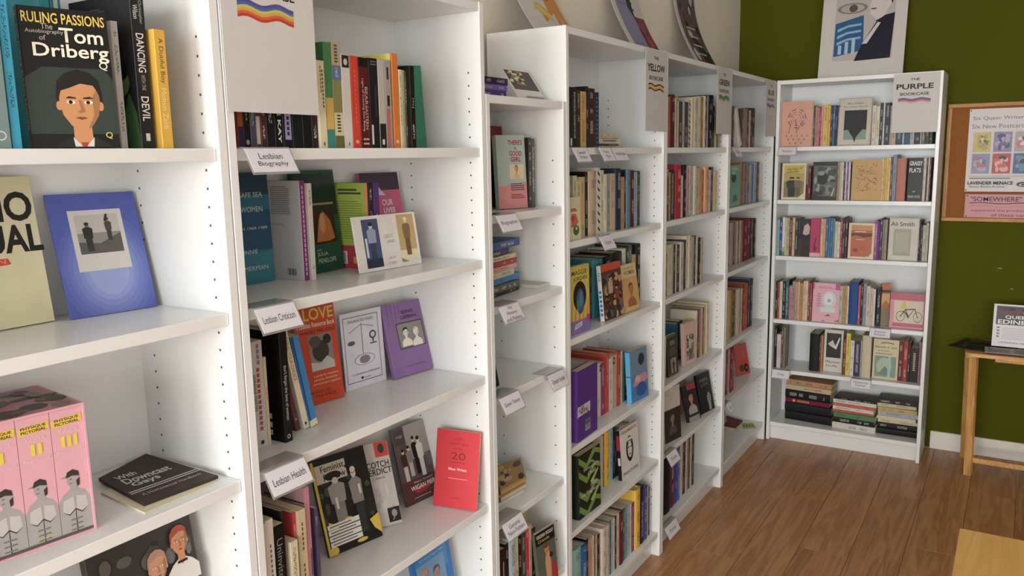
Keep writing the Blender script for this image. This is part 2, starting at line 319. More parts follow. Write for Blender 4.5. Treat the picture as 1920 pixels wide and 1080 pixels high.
# ------------------------------------------------------------------ what stands on the shelves (metres, in each case's own frame)
DATA = [
 ('S', 'A', 0, 0.4269, 0.03, 0.0356, 0.2212, 0.15, 0.0, '#7c9896', {'k': 'teal_q'}),
 ('S', 'A', 0, 0.4663, 0.035, 0.0132, 0.2108, 0.15, 0.0, '#25b3dd', {}),
 ('F', 'A', 0, 0.4969, 0.04, -0.27, 0.1182, 0.1998, 0.018, 0.06, '#121212', {'k': 'driberg'}),
 ('S', 'A', 0, 0.5976, 0.17, 0.0187, 0.253, 0.1, 0.0, '#0f9aa6', {}),
 ('S', 'A', 0, 0.6178, 0.17, 0.0165, 0.2543, 0.1, 0.0, '#157f88', {'k': 'pale_head'}),
 ('S', 'A', 0, 0.6273, 0.03, 0.0112, 0.1924, 0.13, 0.0, '#b9b6b2', {}),
 ('S', 'A', 0, 0.6623, 0.03, 0.0242, 0.24, 0.165, 0.0, '#232326', {'k': 'dancing'}),
 ('S', 'A', 0, 0.6927, 0.02, 0.0202, 0.187, 0.12, 0.0, '#e8b21f', {'k': 'dutiful'}),
 ('F', 'A', 1, 0.3928, 0.2171, 0.0129, 0.2045, 0.2464, 0.012, 0.1314, '#d8cfa6', {'k': 'cream_ual'}),
 ('F', 'A', 1, 0.6155, 0.2033, -0.1239, 0.1553, 0.219, 0.004, 0.2617, '#4c5fb4', {'k': 'blue_photo'}),
 ('F', 'A', 2, 0.3871, 0.064, -0.1154, 0.1482, 0.2093, 0.2, 0.0, '#e8aebb', {'k': 'box'}),
 ('F', 'A', 3, 0.553, 0.085, 0.0, 0.205, 0.318, 0.018, 0.16, '#3a3634', {'k': 'cook'}),
 ('F', 'A', 3, 0.655, 0.215, 0.0, 0.125, 0.235, 0.012, 0.1, '#2a1f66', {}),
 ('run', 'B', 0, 0.035, [(0.0589, 0.0113, 0.1502, '#b5561f', 'pk'), (0.0728, 0.0152, 0.157, '#17130f', 'gt'), (0.0868, 0.0117, 0.1507, '#4c5068'), (0.0992, 0.0119, 0.1536, '#5b3a4c', 'lb'), (0.1118, 0.0121, 0.1575, '#5a1f1c'), (0.1285, 0.0201, 0.1637, '#191322'), (0.1487, 0.0192, 0.1674, '#0e0e10', 'kay'), (0.1708, 0.0237, 0.1625, '#141528', 'lav'), (0.1961, 0.0258, 0.1677, '#101614'), (0.2215, 0.0236, 0.1699, '#0f1112'), (0.2423, 0.0169, 0.1686, '#2f1d1a')]),
 ('S', 'B', 0, 0.2512, 0.03, 0.0202, 0.1713, 0.13, 0.0, '#e2d8b0', {'k': 'orange_title'}),
 ('S', 'B', 0, 0.272, 0.03, 0.02, 0.2086, 0.16, 0.0, '#3f8a4c', {'k': 'green_yellow_teal'}),
 ('S', 'B', 0, 0.2934, 0.03, 0.0252, 0.2102, 0.16, 0.0, '#8e8a54', {'k': 'olive_bands'}),
 ('S', 'B', 0, 0.3199, 0.03, 0.0259, 0.1898, 0.13, 0.0, '#d8d2c8', {'k': 'white_photo'}),
 ('S', 'B', 0, 0.3472, 0.03, 0.0233, 0.189, 0.13, 0.0, '#d93a1e', {'k': 'plain_penguin'}),
 ('S', 'B', 0, 0.3719, 0.03, 0.0298, 0.1881, 0.13, 0.0, '#5b1519', {'k': 'bear'}),
 ('S', 'B', 0, 0.4032, 0.03, 0.0281, 0.1894, 0.13, 0.0, '#1d181c', {'k': 'white_lab'}),
 ('S', 'B', 0, 0.4328, 0.03, 0.0199, 0.188, 0.13, 0.0, '#bdb6ae', {'k': 'half_black'}),
 ('S', 'B', 0, 0.4542, 0.03, 0.0203, 0.1898, 0.13, 0.0, '#a99d98', {'k': 'half_pink'}),
 ('S', 'B', 0, 0.4807, 0.03, 0.0199, 0.2059, 0.15, 0.0, '#e07a12', {'k': 'yellow_side'}),
 ('S', 'B', 0, 0.5031, 0.03, 0.0089, 0.173, 0.13, 0.0, '#d9cfa8', {}),
 ('S', 'B', 0, 0.5129, 0.03, 0.0086, 0.1725, 0.13, 0.0, '#a9a782', {}),
 ('S', 'B', 0, 0.5225, 0.03, 0.0067, 0.172, 0.13, 0.0, '#5b4638', {}),
 ('S', 'B', 0, 0.5296, 0.02, 0.0158, 0.1826, 0.15, 0.0, '#14130f', {}),
 ('F', 'B', 0, 0.6599, 0.19, -0.75, 0.0897, 0.2211, 0.006, 0.3, '#1f8a68', {'k': 'teal_face'}),
 ('F', 'B', 1, 0.1676, 0.2428, -0.0914, 0.1239, 0.24, 0.014, 0.03, '#13708c', {'k': 'sea_women'}),
 ('S', 'B', 1, 0.3163, 0.1687, 0.0179, 0.22, 0.15, 0.0, '#8a2f78', {'k': 'white_back'}),
 ('S', 'B', 1, 0.3346, 0.1613, 0.0132, 0.2138, 0.14, 0.0, '#d5d2c2', {}),
 ('F', 'B', 1, 0.3619, 0.2141, 0.1031, 0.1476, 0.24, 0.014, 0.0864, '#0c5a43', {'k': 'green_orange'}),
 ('S', 'B', 1, 0.5222, 0.165, 0.011, 0.2078, 0.098, 0.0, '#e08a5a', {'k': 'lime_back', 'up': 1}),
 ('S', 'B', 1, 0.5357, 0.165, 0.017, 0.2074, 0.098, 0.0, '#1c1020', {'up': 1}),
 ('S', 'B', 1, 0.5543, 0.165, 0.0202, 0.2067, 0.098, 0.0, '#5a2480', {'up': 1}),
 ('F', 'B', 1, 0.5984, 0.215, 0.0, 0.15, 0.2295, 0.012, 0.16, '#d0567e', {'k': 'pink_white'}),
 ('F', 'B', 1, 0.4498, 0.125, -0.06, 0.216, 0.1317, 0.004, 0.16, '#e6e2da', {'k': 'two_photos'}),
 ('S', 'B', 2, 0.1004, 0.1045, 0.0312, 0.221, 0.13, 0.0, '#cfc9c2', {'k': 'grey_red_title'}),
 ('S', 'B', 2, 0.1323, 0.1038, 0.0072, 0.1841, 0.12, 0.0, '#dccfa2', {}),
 ('S', 'B', 2, 0.1579, 0.0834, 0.0206, 0.2314, 0.14, 0.0, '#100c0e', {'k': 'black_spine_text'}),
 ('S', 'B', 2, 0.2215, 0.118, 0.012, 0.2, 0.1, -0.208, '#6e3636', {}),
 ('S', 'B', 2, 0.2372, 0.1109, 0.0163, 0.2284, 0.13, -0.2105, '#e3dab2', {'k': 'loving'}),
 ('S', 'B', 2, 0.2542, 0.1091, 0.0213, 0.2117, 0.12, -0.1971, '#2f86c8', {'k': 'blue_spine'}),
 ('F', 'B', 2, 0.3448, 0.2237, -0.1471, 0.1197, 0.237, 0.012, 0.1196, '#d2440f', {'k': 'love'}),
 ('F', 'B', 2, 0.4951, 0.2302, -0.0912, 0.1383, 0.195, 0.003, 0.06, '#d9d6e2', {'k': 'scales'}),
 ('F', 'B', 2, 0.6387, 0.1913, -0.1267, 0.1398, 0.195, 0.014, 0.25, '#8f66a6', {'k': 'lesbian'}),
 ('S', 'B', 3, 0.0187, 0.012, 0.0139, 0.2531, 0.12, 0.0, '#cfc6b6', {'k': 'redfoot'}),
 ('S', 'B', 3, 0.033, 0.014, 0.0189, 0.2556, 0.13, 0.0, '#d3ccc4', {'k': 'purplefoot'}),
 ('S', 'B', 3, 0.0523, 0.016, 0.0285, 0.2339, 0.13, 0.0, '#0b0b0c', {'k': 'uninvited'}),
 ('S', 'B', 3, 0.0865, 0.03, 0.0066, 0.2505, 0.11, 0.0, '#2a2220', {}),
 ('S', 'B', 3, 0.0935, 0.016, 0.0188, 0.1854, 0.12, 0.0, '#ddd0b0', {}),
 ('S', 'B', 3, 0.1202, 0.035, 0.0083, 0.2324, 0.12, 0.0, '#c8323a', {}),
 ('S', 'B', 3, 0.1289, 0.03, 0.0211, 0.2342, 0.13, 0.0, '#d6c79a', {'k': 'tan_text'}),
 ('S', 'B', 3, 0.1581, 0.04, 0.0148, 0.27, 0.17, 0.0, '#d488a0', {'k': 'pink_lines'}),
 ('S', 'B', 3, 0.1944, 0.05, 0.0089, 0.2098, 0.12, 0.0, '#5a4a70', {}),
 ('F', 'B', 3, 0.3424, 0.1662, -0.2204, 0.1559, 0.231, 0.008, 0.3, '#1a1714', {'k': 'feminist'}),
 ('F', 'B', 3, 0.5001, 0.1739, -0.4347, 0.0861, 0.213, 0.01, 0.3854, '#c9c4be', {'k': 'verdict'}),
 ('F', 'B', 3, 0.6556, 0.1839, -0.12, 0.123, 0.213, 0.008, 0.26, '#5c5250', {'k': 'wigan'}),
 ('F', 'B', 3, 0.703, 0.134, -1.4, 0.128, 0.208, 0.012, 0.2, '#dc2f3c', {'k': 'red20'}),
 ('F', 'B', 4, 0.575, 0.085, 0.0, 0.165, 0.2, 0.01, 0.16, '#1f78c8', {'k': 'blue_people'}),
 ('F', 'C', 1, 0.2257, 0.11, -0.4, 0.1015, 0.212, 0.02, 0.07, '#a9bdb2', {'k': 'good_girl'}),
 ('run', 'C', 1, 0.075, [(0.3423, 0.0181, 0.2059, '#2b2723'), (0.3611, 0.0183, 0.203, '#4a463c')]),
 ('F', 'C', 1, 0.2623, 0.2, 0.0, 0.15, 0.2442, 0.015, 0.07, '#8e1620', {}),
 ('F', 'C', 3, 0.0279, 0.06, 0.0, 0.1, 0.1815, 0.012, 0.2, '#0d0d0e', {}),
 ('stack', 'C', 2, 0.0661, 0.0695, 0.1064, 0.2606, 0.13, [(0.0, 0.0114, '#17161a'), (0.0119, 0.0203, '#5c5a52'), (0.0327, 0.0188, '#2d7fb8'), (0.0519, 0.0187, '#cfc2ae'), (0.0711, 0.0128, '#d8a9a2'), (0.0844, 0.0157, '#b3161c'), (0.1006, 0.0142, '#d8caa0'), (0.1152, 0.0171, '#2a1c40'), (0.1328, 0.0228, '#154f9a')]),
 ('run', 'C', 5, 0.03, [(0.0564, 0.0277, 0.1985, '#0c0c0d'), (0.082, 0.0224, 0.1953, '#2b1218', 'pinkmark'), (0.1023, 0.0169, 0.2029, '#111214'), (0.1289, 0.0351, 0.2113, '#b9cdd8'), (0.1558, 0.0176, 0.2082, '#d2cfa0'), (0.1741, 0.0178, 0.2055, '#1a1412'), (0.1958, 0.0243, 0.2116, '#4a4238'), (0.2177, 0.0184, 0.2093, '#d8114c'), (0.2352, 0.0154, 0.2073, '#c4ab84'), (0.2545, 0.0221, 0.1889, '#1c211b')]),
 ('F', 'C', 5, 0.2426, 0.0037, -0.1112, 0.0998, 0.1702, 0.012, 0.1, '#566052', {'k': 'wolf'}),
 ('F', 'C', 5, 0.2829, 0.13, 0.1, 0.13, 0.1806, 0.03, 0.0, '#d9cf9e', {}),
 ('F', 'C', 0, 0.2305, 0.04, 0.0, 0.1545, 0.1095, 0.003, 0.6, '#dad4d0', {'k': 'flowerphoto'}),
 ('run', 'Y', 0, 0.03, [(0.0872, 0.0195, 0.1841, '#101114', 'wl'), (0.1112, 0.0273, 0.1843, '#14110f'), (0.1379, 0.025, 0.1796, '#3a1a18'), (0.1705, 0.0391, 0.1751, '#cfa855'), (0.1987, 0.0161, 0.1929, '#122532'), (0.2297, 0.0446, 0.1883, '#3a1c14'), (0.2678, 0.0303, 0.1782, '#1d2b58', 'dots')]),
 ('stack', 'Y', 0, 0.3296, 0.05, 0.0, 0.1918, 0.13, [(0.0, 0.0065, '#d8cfae'), (0.007, 0.0059, '#2a2018'), (0.0134, 0.0238, '#d6cbb0', 'redtxt'), (0.0377, 0.0118, '#cdbfa6')]),
 ('run', 'Y', 1, 0.04, [(0.1053, 0.0229, 0.1989, '#8f9a88'), (0.1303, 0.0257, 0.1998, '#cdc7a8'), (0.1556, 0.0237, 0.1837, '#d2bd7c'), (0.1832, 0.0303, 0.1938, '#cab480'), (0.2093, 0.0208, 0.2098, '#17130f'), (0.2477, 0.0548, 0.2116, '#c2a98a'), (0.2819, 0.0126, 0.2022, '#e0dace'), (0.3018, 0.026, 0.2212, '#d9d4cc', 'zig'), (0.3287, 0.0265, 0.2125, '#d5cba8'), (0.3525, 0.02, 0.1974, '#e2ddd2'), (0.3781, 0.0301, 0.1967, '#96a098'), (0.4134, 0.0392, 0.1986, '#c7b28e'), (0.4552, 0.0432, 0.2155, '#1d2a44'), (0.4942, 0.0337, 0.1843, '#c8935c'), (0.5182, 0.013, 0.208, '#16211c'), (0.5426, 0.0347, 0.2105, '#5a7f9a'), (0.5775, 0.0338, 0.2066, '#4f1f20'), (0.6114, 0.0329, 0.1995, '#8fb2c8'), (0.6403, 0.0237, 0.202, '#0e2b30')]),
 ('F', 'Y', 1, 0.0472, 0.02, 0.0, 0.085, 0.1344, 0.004, 0.02, '#d9cfae', {'k': 'flower'}),
 ('F', 'Y', 2, 0.0668, 0.0266, -0.0206, 0.1344, 0.222, 0.014, 0.02, '#c9b84a', {'k': 'afro'}),
 ('run', 'Y', 2, 0.1, [(0.3369, 0.0117, 0.1884, '#4b55a0'), (0.3483, 0.0104, 0.1901, '#3f8f6a'), (0.3606, 0.0133, 0.1824, '#6b1f3a')]),
 ('F', 'Y', 2, 0.3265, 0.0294, -0.0148, 0.158, 0.195, 0.016, 0.09, '#5b2f1d', {'k': 'collage'}),
 ('F', 'Y', 2, 0.4951, 0.0277, -0.0574, 0.1252, 0.174, 0.014, 0.14, '#cfa45c', {'k': 'tan_face'}),
 ('run', 'Y', 2, 0.095, [(0.403, 0.0707, 0.2084, '#2a8f98'), (0.4756, 0.0737, 0.2095, '#121214'), (0.5592, 0.0928, 0.2164, '#1b1a1c'), (0.6259, 0.0398, 0.2224, '#d9d3c4'), (0.6624, 0.0323, 0.2252, '#1f4a2c'), (0.6928, 0.0278, 0.2288, '#1e2f4e'), (0.7264, 0.0386, 0.188, '#c79a48'), (0.7658, 0.0394, 0.2269, '#160f0e')]),
 ('F', 'Y', 3, 0.0882, 0.0127, 0.0369, 0.1551, 0.2395, 0.034, 0.0, '#5b2a8c', {'k': 'purple_band'}),
 ('run', 'Y', 3, 0.07, [(0.3608, 0.0115, 0.2012, '#d8d3cc'), (0.373, 0.0116, 0.1985, '#e0dad2', 'bwtop'), (0.3966, 0.0345, 0.1954, '#9e3550'), (0.4194, 0.0098, 0.2109, '#b03a2c'), (0.4362, 0.0226, 0.2187, '#d6401c'), (0.4639, 0.0315, 0.1963, '#d9d2c2'), (0.4908, 0.0211, 0.1997, '#b9aaa2', 'bwtop'), (0.5072, 0.0104, 0.2008, '#cfa678'), (0.5293, 0.0327, 0.2092, '#b8431f'), (0.5561, 0.0197, 0.202, '#d9d0ac'), (0.5765, 0.0199, 0.1943, '#3f8f92'), (0.5995, 0.0248, 0.1893, '#111516')]),
 ('F', 'Y', 3, 0.5643, 0.0297, -0.0767, 0.138, 0.1989, 0.02, 0.06, '#3f86c0', {'k': 'blue_pink'}),
 ('F', 'Y', 4, 0.1241, 0.026, -0.025, 0.1555, 0.2237, 0.03, 0.02, '#1c2014', {'k': 'stranger'}),
 ('run', 'Y', 4, 0.08, [(0.4118, 0.0115, 0.2006, '#d8cdb6'), (0.4233, 0.0102, 0.2031, '#b8423a'), (0.4487, 0.0393, 0.2075, '#e2c21f'), (0.4728, 0.0078, 0.2033, '#d8d4c8'), (0.4903, 0.0261, 0.2054, '#8fc0d8'), (0.5122, 0.0165, 0.2037, '#1a2236'), (0.5294, 0.0166, 0.1923, '#26374a'), (0.5467, 0.0168, 0.1808, '#101216')]),
 ('F', 'Y', 4, 0.5026, 0.0401, -0.0472, 0.1527, 0.195, 0.016, 0.07, '#ded9d2', {'k': 'king'}),
 ('run', 'Y', 4, 0.14, [(0.7601, 0.021, 0.1349, '#b98a50'), (0.7783, 0.0145, 0.1365, '#3f8f9a'), (0.7386, 0.0213, 0.1347, '#b4b2a8'), (0.7107, 0.0336, 0.1406, '#cfccc2')]),
 ('run', 'Y', 5, 0.03, [(0.0625, 0.0177, 0.2512, '#3c4a34'), (0.1022, 0.0604, 0.2271, '#8fc4bf', 'hb'), (0.156, 0.046, 0.2121, '#1769ae', 'hb'), (0.1866, 0.014, 0.2196, '#0d0e10'), (0.2001, 0.0119, 0.2138, '#c98e74'), (0.2149, 0.0165, 0.2127, '#cf9a80'), (0.2328, 0.0181, 0.2121, '#d9cdb4'), (0.2467, 0.0085, 0.208, '#3a2a20'), (0.2581, 0.0131, 0.2049, '#d8c79a'), (0.2757, 0.0209, 0.1992, '#3a1416'), (0.2919, 0.0103, 0.1977, '#e0d9cc'), (0.317, 0.0387, 0.2106, '#dccbb8'), (0.343, 0.0122, 0.2052, '#e6e0d2'), (0.3583, 0.0171, 0.2043, '#c9c2b0'), (0.3752, 0.0157, 0.212, '#5c6660'), (0.3924, 0.0175, 0.2123, '#a9bcc2'), (0.408, 0.0126, 0.2097, '#d9d2c0'), (0.4222, 0.0144, 0.2114, '#14110f'), (0.4406, 0.0213, 0.2133, '#d6cbb9'), (0.4687, 0.0336, 0.2077, '#6e1f1f'), (0.4958, 0.0194, 0.212, '#3f6a62'), (0.5176, 0.0231, 0.2091, '#7fa0a0'), (0.542, 0.0243, 0.2034, '#9cc3d8'), (0.5612, 0.0129, 0.2036, '#d8d2c8'), (0.5815, 0.0267, 0.2014, '#a3264e'), (0.6207, 0.0504, 0.2446, '#e8c014'), (0.6652, 0.0374, 0.236, '#1b1d3e'), (0.7025, 0.0362, 0.2222, '#4f4796'), (0.7278, 0.0131, 0.2109, '#cfc9be'), (0.7426, 0.0152, 0.2067, '#26262a')]),
 ('run', 'G', 0, 0.025, [(0.0949, 0.0217, 0.1957, '#bf6a34'), (0.1286, 0.0447, 0.2053, '#5c1f1c'), (0.1628, 0.0225, 0.195, '#d6cebc'), (0.1802, 0.011, 0.1999, '#b07c2e'), (0.1948, 0.017, 0.1824, '#d2c8b0'), (0.2244, 0.041, 0.1838, '#122a30'), (0.2573, 0.0236, 0.1873, '#b5b2aa'), (0.2909, 0.0425, 0.1847, '#16161f'), (0.3281, 0.0307, 0.1948, '#b9b6b0', 'zig'), (0.3597, 0.0312, 0.2026, '#d0c4a6'), (0.3917, 0.0317, 0.2063, '#d8ccb2'), (0.421, 0.0256, 0.2086, '#cfc19a'), (0.4474, 0.026, 0.2134, '#d9d0b8'), (0.4775, 0.0331, 0.2149, '#8e7240'), (0.5115, 0.0336, 0.2188, '#d8cfb8'), (0.539, 0.0202, 0.2246, '#2a1e22'), (0.5564, 0.0134, 0.2233, '#cfc4b0'), (0.5846, 0.0419, 0.227, '#1d1530'), (0.6203, 0.0282, 0.2288, '#241b2c'), (0.6456, 0.0213, 0.1826, '#15131a'), (0.6713, 0.0289, 0.1654, '#cfbf8e'), (0.6972, 0.0218, 0.1663, '#2a2018'), (0.7235, 0.0296, 0.1673, '#c39a5c')]),
 ('run', 'G', 1, 0.03, [(0.093, 0.0368, 0.2185, '#6e4e30'), (0.1231, 0.0222, 0.1906, '#c49a5c'), (0.1577, 0.0458, 0.198, '#131416'), (0.2126, 0.063, 0.219, '#b0142e'), (0.2501, 0.0107, 0.1761, '#e0b0b4'), (0.2664, 0.0206, 0.1728, '#d6cfa8'), (0.2935, 0.0325, 0.2164, '#23131e'), (0.3269, 0.033, 0.2055, '#c48a98'), (0.3608, 0.0336, 0.2106, '#b5b3aa'), (0.3909, 0.0254, 0.2071, '#d4cbb2'), (0.4215, 0.0346, 0.2094, '#cfcac0'), (0.457, 0.0352, 0.1969, '#c9bb98'), (0.4931, 0.0358, 0.1991, '#d0a06c'), (0.5251, 0.0271, 0.1894, '#b05a34'), (0.5672, 0.0559, 0.2017, '#dba27c'), (0.6147, 0.0379, 0.1872, '#dad2b8'), (0.6506, 0.0327, 0.2, '#2a1216'), (0.6801, 0.0252, 0.1795, '#d9d0a8'), (0.7081, 0.0295, 0.1806, '#d9b94c')]),
 ('run', 'G', 2, 0.03, [(0.087, 0.0145, 0.1853, '#1c1613'), (0.1006, 0.0116, 0.1726, '#8c4a38'), (0.1159, 0.0178, 0.199, '#cfc38a'), (0.1391, 0.0273, 0.2079, '#d0c8ac'), (0.1648, 0.0229, 0.2082, '#b9b2a0'), (0.1885, 0.0232, 0.2029, '#15120f'), (0.2084, 0.0154, 0.2009, '#cfc7b2'), (0.2327, 0.0319, 0.1985, '#33201a'), (0.2654, 0.0324, 0.2068, '#c7beac'), (0.2886, 0.0127, 0.2046, '#dcd6ca'), (0.302, 0.0128, 0.2091, '#2a2f5c'), (0.3171, 0.0163, 0.2106, '#100f10'), (0.3393, 0.0268, 0.2262, '#d8cfb8'), (0.3685, 0.0306, 0.2266, '#cbbfa2'), (0.4035, 0.0382, 0.2174, '#a59f92'), (0.4355, 0.0245, 0.2175, '#191413'), (0.4607, 0.0247, 0.2121, '#dad4c8'), (0.4898, 0.0324, 0.2033, '#2c2018'), (0.5222, 0.0311, 0.2002, '#bfae8c')]),
 ('F', 'G', 3, 0.1677, 0.0411, -0.039, 0.1075, 0.1734, 0.018, 0.08, '#2b2318', {'k': 'dark_portrait'}),
 ('run', 'G', 3, 0.03, [(0.0853, 0.0136, 0.1921, '#3a2a20'), (0.0995, 0.0137, 0.1946, '#cfc6b4')]),
 ('run', 'G', 3, 0.11, [(0.4433, 0.0351, 0.1772, '#1d6a88'), (0.4868, 0.0507, 0.1811, '#11141f')]),
 ('F', 'G', 3, 0.3797, 0.0484, -0.1195, 0.1112, 0.191, 0.016, 0.05, '#dcb6a8', {'k': 'pink_photo'}),
 ('run', 'G', 3, 0.05, [(0.5396, 0.0169, 0.2247, '#d8cfb2'), (0.5589, 0.0205, 0.2274, '#2c1c16'), (0.582, 0.0243, 0.2234, '#c86a5c'), (0.607, 0.0246, 0.2252, '#cdbf9c'), (0.6287, 0.0176, 0.2246, '#5a3a20'), (0.6506, 0.0251, 0.2331, '#c9ba92'), (0.6801, 0.0328, 0.2405, '#dccb9c')]),
 ('F', 'G', 4, 0.1485, 0.0453, -0.1783, 0.1325, 0.2355, 0.006, 0.06, '#c9c2b2', {'k': 'grey_photo'}),
 ('F', 'G', 4, 0.5516, 0.13, 0.0, 0.12, 0.1433, 0.008, 0.12, '#cf6a2e', {}),
 ('F', 'G', 4, 0.4604, 0.0546, -0.2032, 0.1138, 0.168, 0.01, 0.25, '#2a2430', {'k': 'man_shirt'}),
 ('F', 'G', 4, 0.6068, 0.0413, -0.1527, 0.1319, 0.186, 0.012, 0.2, '#0d0e12', {'k': 'black_law'}),
 ('run', 'G', 5, 0.05, [(0.1733, 0.0846, 0.2474, '#0c0b0d', 'wl'), (0.2407, 0.0491, 0.2392, '#6e1636'), (0.2851, 0.0384, 0.2574, '#2c4aa0'), (0.3225, 0.0351, 0.2527, '#4c5fb8'), (0.3484, 0.0155, 0.248, '#d6d0c2'), (0.3686, 0.0237, 0.2527, '#d9caa0'), (0.391, 0.0199, 0.2531, '#4a1f18'), (0.4095, 0.0159, 0.251, '#17120f'), (0.4281, 0.0202, 0.2526, '#d9d2c6'), (0.4491, 0.0204, 0.2536, '#a37a58'), (0.4681, 0.0164, 0.2515, '#201814'), (0.4894, 0.0251, 0.2487, '#d3c4ae'), (0.5174, 0.0297, 0.253, '#0f0e0f')]),
 ('run', 'U', 0, 0.03, [(0.117, 0.0273, 0.1942, '#35201a'), (0.1451, 0.0277, 0.1944, '#1d1412')]),
 ('S', 'U', 0, 0.2498, 0.03, 0.0438, 0.2014, 0.13, -0.4486, '#d8d2c6', {}),
 ('run', 'U', 0, 0.03, [(0.3068, 0.0261, 0.1869, '#5a4a3c'), (0.3355, 0.03, 0.1905, '#8d8372'), (0.3654, 0.0286, 0.1942, '#6b6258'), (0.3957, 0.0308, 0.1964, '#2a1c14'), (0.4254, 0.0274, 0.1863, '#cfc5b2'), (0.4536, 0.0277, 0.1925, '#15110f'), (0.4917, 0.0474, 0.1991, '#33241c')]),
 ('F', 'U', 1, 0.1081, 0.028, 0.0, 0.1666, 0.2012, 0.008, 0.01, '#5fae9a', {'k': 'teal_cover'}),
 ('run', 'U', 1, 0.04, [(0.328, 0.0281, 0.213, '#b8763c'), (0.3569, 0.0285, 0.2091, '#8c3f30'), (0.3862, 0.0288, 0.2051, '#7f8a96'), (0.4132, 0.0242, 0.2011, '#4a3a34'), (0.4381, 0.0244, 0.2007, '#9a8f84'), (0.4633, 0.0247, 0.1967, '#6a4a40'), (0.4912, 0.0301, 0.1962, '#c2b6aa'), (0.5273, 0.0409, 0.2027, '#5f86b4'), (0.5771, 0.0575, 0.2091, '#9aa6c2'), (0.6304, 0.0479, 0.2104, '#6a5a4a')]),
 ('run', 'U', 2, 0.07, [(0.2166, 0.0175, 0.2212, '#3a1614'), (0.2336, 0.0154, 0.2268, '#d8c9b4'), (0.2531, 0.0224, 0.2253, '#6b3a34'), (0.2797, 0.0296, 0.2232, '#c9a8a0'), (0.3101, 0.03, 0.2209, '#b98a88'), (0.3372, 0.0232, 0.2202, '#3a2420'), (0.3635, 0.0282, 0.2203, '#a37a70'), (0.3925, 0.0286, 0.2216, '#cfc0ac'), (0.4194, 0.024, 0.221, '#6a4438'), (0.444, 0.0242, 0.2213, '#d2c2a4'), (0.4727, 0.032, 0.2191, '#8d7a60'), (0.521, 0.0633, 0.2265, '#7a1020'), (0.5817, 0.0569, 0.222, '#7e1430'), (0.6344, 0.0474, 0.2032, '#1f3a2c'), (0.672, 0.0265, 0.2116, '#9a2030'), (0.7074, 0.0433, 0.2128, '#24131c')]),
 ('run', 'U', 3, 0.04, [(0.1468, 0.0287, 0.2554, '#b8b8b0'), (0.1817, 0.0398, 0.2535, '#c0a860'), (0.2202, 0.0361, 0.2491, '#a07c28'), (0.2539, 0.03, 0.2427, '#141110'), (0.2825, 0.026, 0.2398, '#6b4e2c'), (0.307, 0.0218, 0.2382, '#cfc6b4'), (0.3317, 0.0265, 0.2365, '#d8d2c6'), (0.3623, 0.0337, 0.2333, '#a89c8c'), (0.3945, 0.0295, 0.2299, '#dcd6cc'), (0.4295, 0.0393, 0.2439, '#8c3a34'), (0.4733, 0.0471, 0.248, '#b8502c'), (0.5178, 0.0406, 0.2438, '#5c2f20'), (0.5668, 0.0563, 0.2579, '#134468')]),
 ('run', 'U', 3, 0.12, [(0.7746, 0.0208, 0.1785, '#15161a')]),
 ('run', 'U', 4, 0.04, [(0.1467, 0.0268, 0.2358, '#5c1020'), (0.1743, 0.0271, 0.2365, '#7a1a2c'), (0.2032, 0.0296, 0.2336, '#d8a0a4'), (0.238, 0.0388, 0.2296, '#8c2a38'), (0.2732, 0.0305, 0.2242, '#a83c48')]),
 ('F', 'U', 4, 0.5422, 0.0882, -0.3148, 0.1162, 0.171, 0.01, 0.22, '#cf5a50', {'k': 'red_cover'}),
 ('F', 'U', 5, 0.5379, 0.16, 0.1, 0.1126, 0.1965, 0.003, 0.25, '#a8a39c', {'k': 'leaf'}),
 ('F', 'P', 0, 0.0187, 0.04, 0.0, 0.1624, 0.243, 0.012, 0.05, '#d9a08c', {'k': 'pink_lines_cover'}),
 ('run', 'P', 0, 0.05, [(0.1787, 0.0126, 0.2171, '#b89a78'), (0.1894, 0.0077, 0.2117, '#3a3a22'), (0.1992, 0.0106, 0.2088, '#a88a80'), (0.2108, 0.0115, 0.2033, '#d0747c'), (0.2205, 0.0067, 0.2102, '#b01c1c'), (0.2295, 0.01, 0.2123, '#d9949c'), (0.2475, 0.0249, 0.2188, '#d4b83c'), (0.2665, 0.0118, 0.2154, '#dca62e'), (0.2784, 0.0109, 0.2124, '#1c2a5c'), (0.2901, 0.0113, 0.2143, '#2a6a8c'), (0.3008, 0.0089, 0.2114, '#241c4c'), (0.3126, 0.0136, 0.2108, '#3a2a5c')]),
 ('F', 'P', 0, 0.3135, 0.03, 0.0, 0.1625, 0.2463, 0.014, 0.1, '#cbc4b4', {'k': 'walker'}),
 ('run', 'P', 0, 0.05, [(0.4877, 0.0199, 0.2025, '#d2c9b2'), (0.5063, 0.0161, 0.1992, '#d8cdb4'), (0.5221, 0.0143, 0.2151, '#1a1f33'), (0.534, 0.0084, 0.2146, '#c9cdd6'), (0.5508, 0.024, 0.2137, '#1d2030'), (0.5676, 0.0083, 0.1987, '#b09a9a'), (0.5831, 0.0216, 0.1933, '#c2a88a'), (0.6096, 0.0303, 0.192, '#2a3f58'), (0.6295, 0.0082, 0.1911, '#a9c0cc'), (0.647, 0.0256, 0.1903, '#234a6a'), (0.6666, 0.0124, 0.1894, '#9ab8c8'), (0.6763, 0.0059, 0.1889, '#d0ccc4'), (0.6936, 0.0275, 0.1881, '#17101a'), (0.7102, 0.0046, 0.1873, '#d4cfc6'), (0.7214, 0.0165, 0.1868, '#6a5a54'), (0.7391, 0.0178, 0.186, '#241d1a'), (0.7564, 0.0155, 0.1852, '#14121a')]),
 ('run', 'P', 1, 0.06, [(0.0314, 0.0248, 0.1996, '#2a1c3a')]),
 ('F', 'P', 1, 0.0305, 0.04, 0.0, 0.1279, 0.1987, 0.012, 0.06, '#ddd3ae', {'k': 'yellow_frame'}),
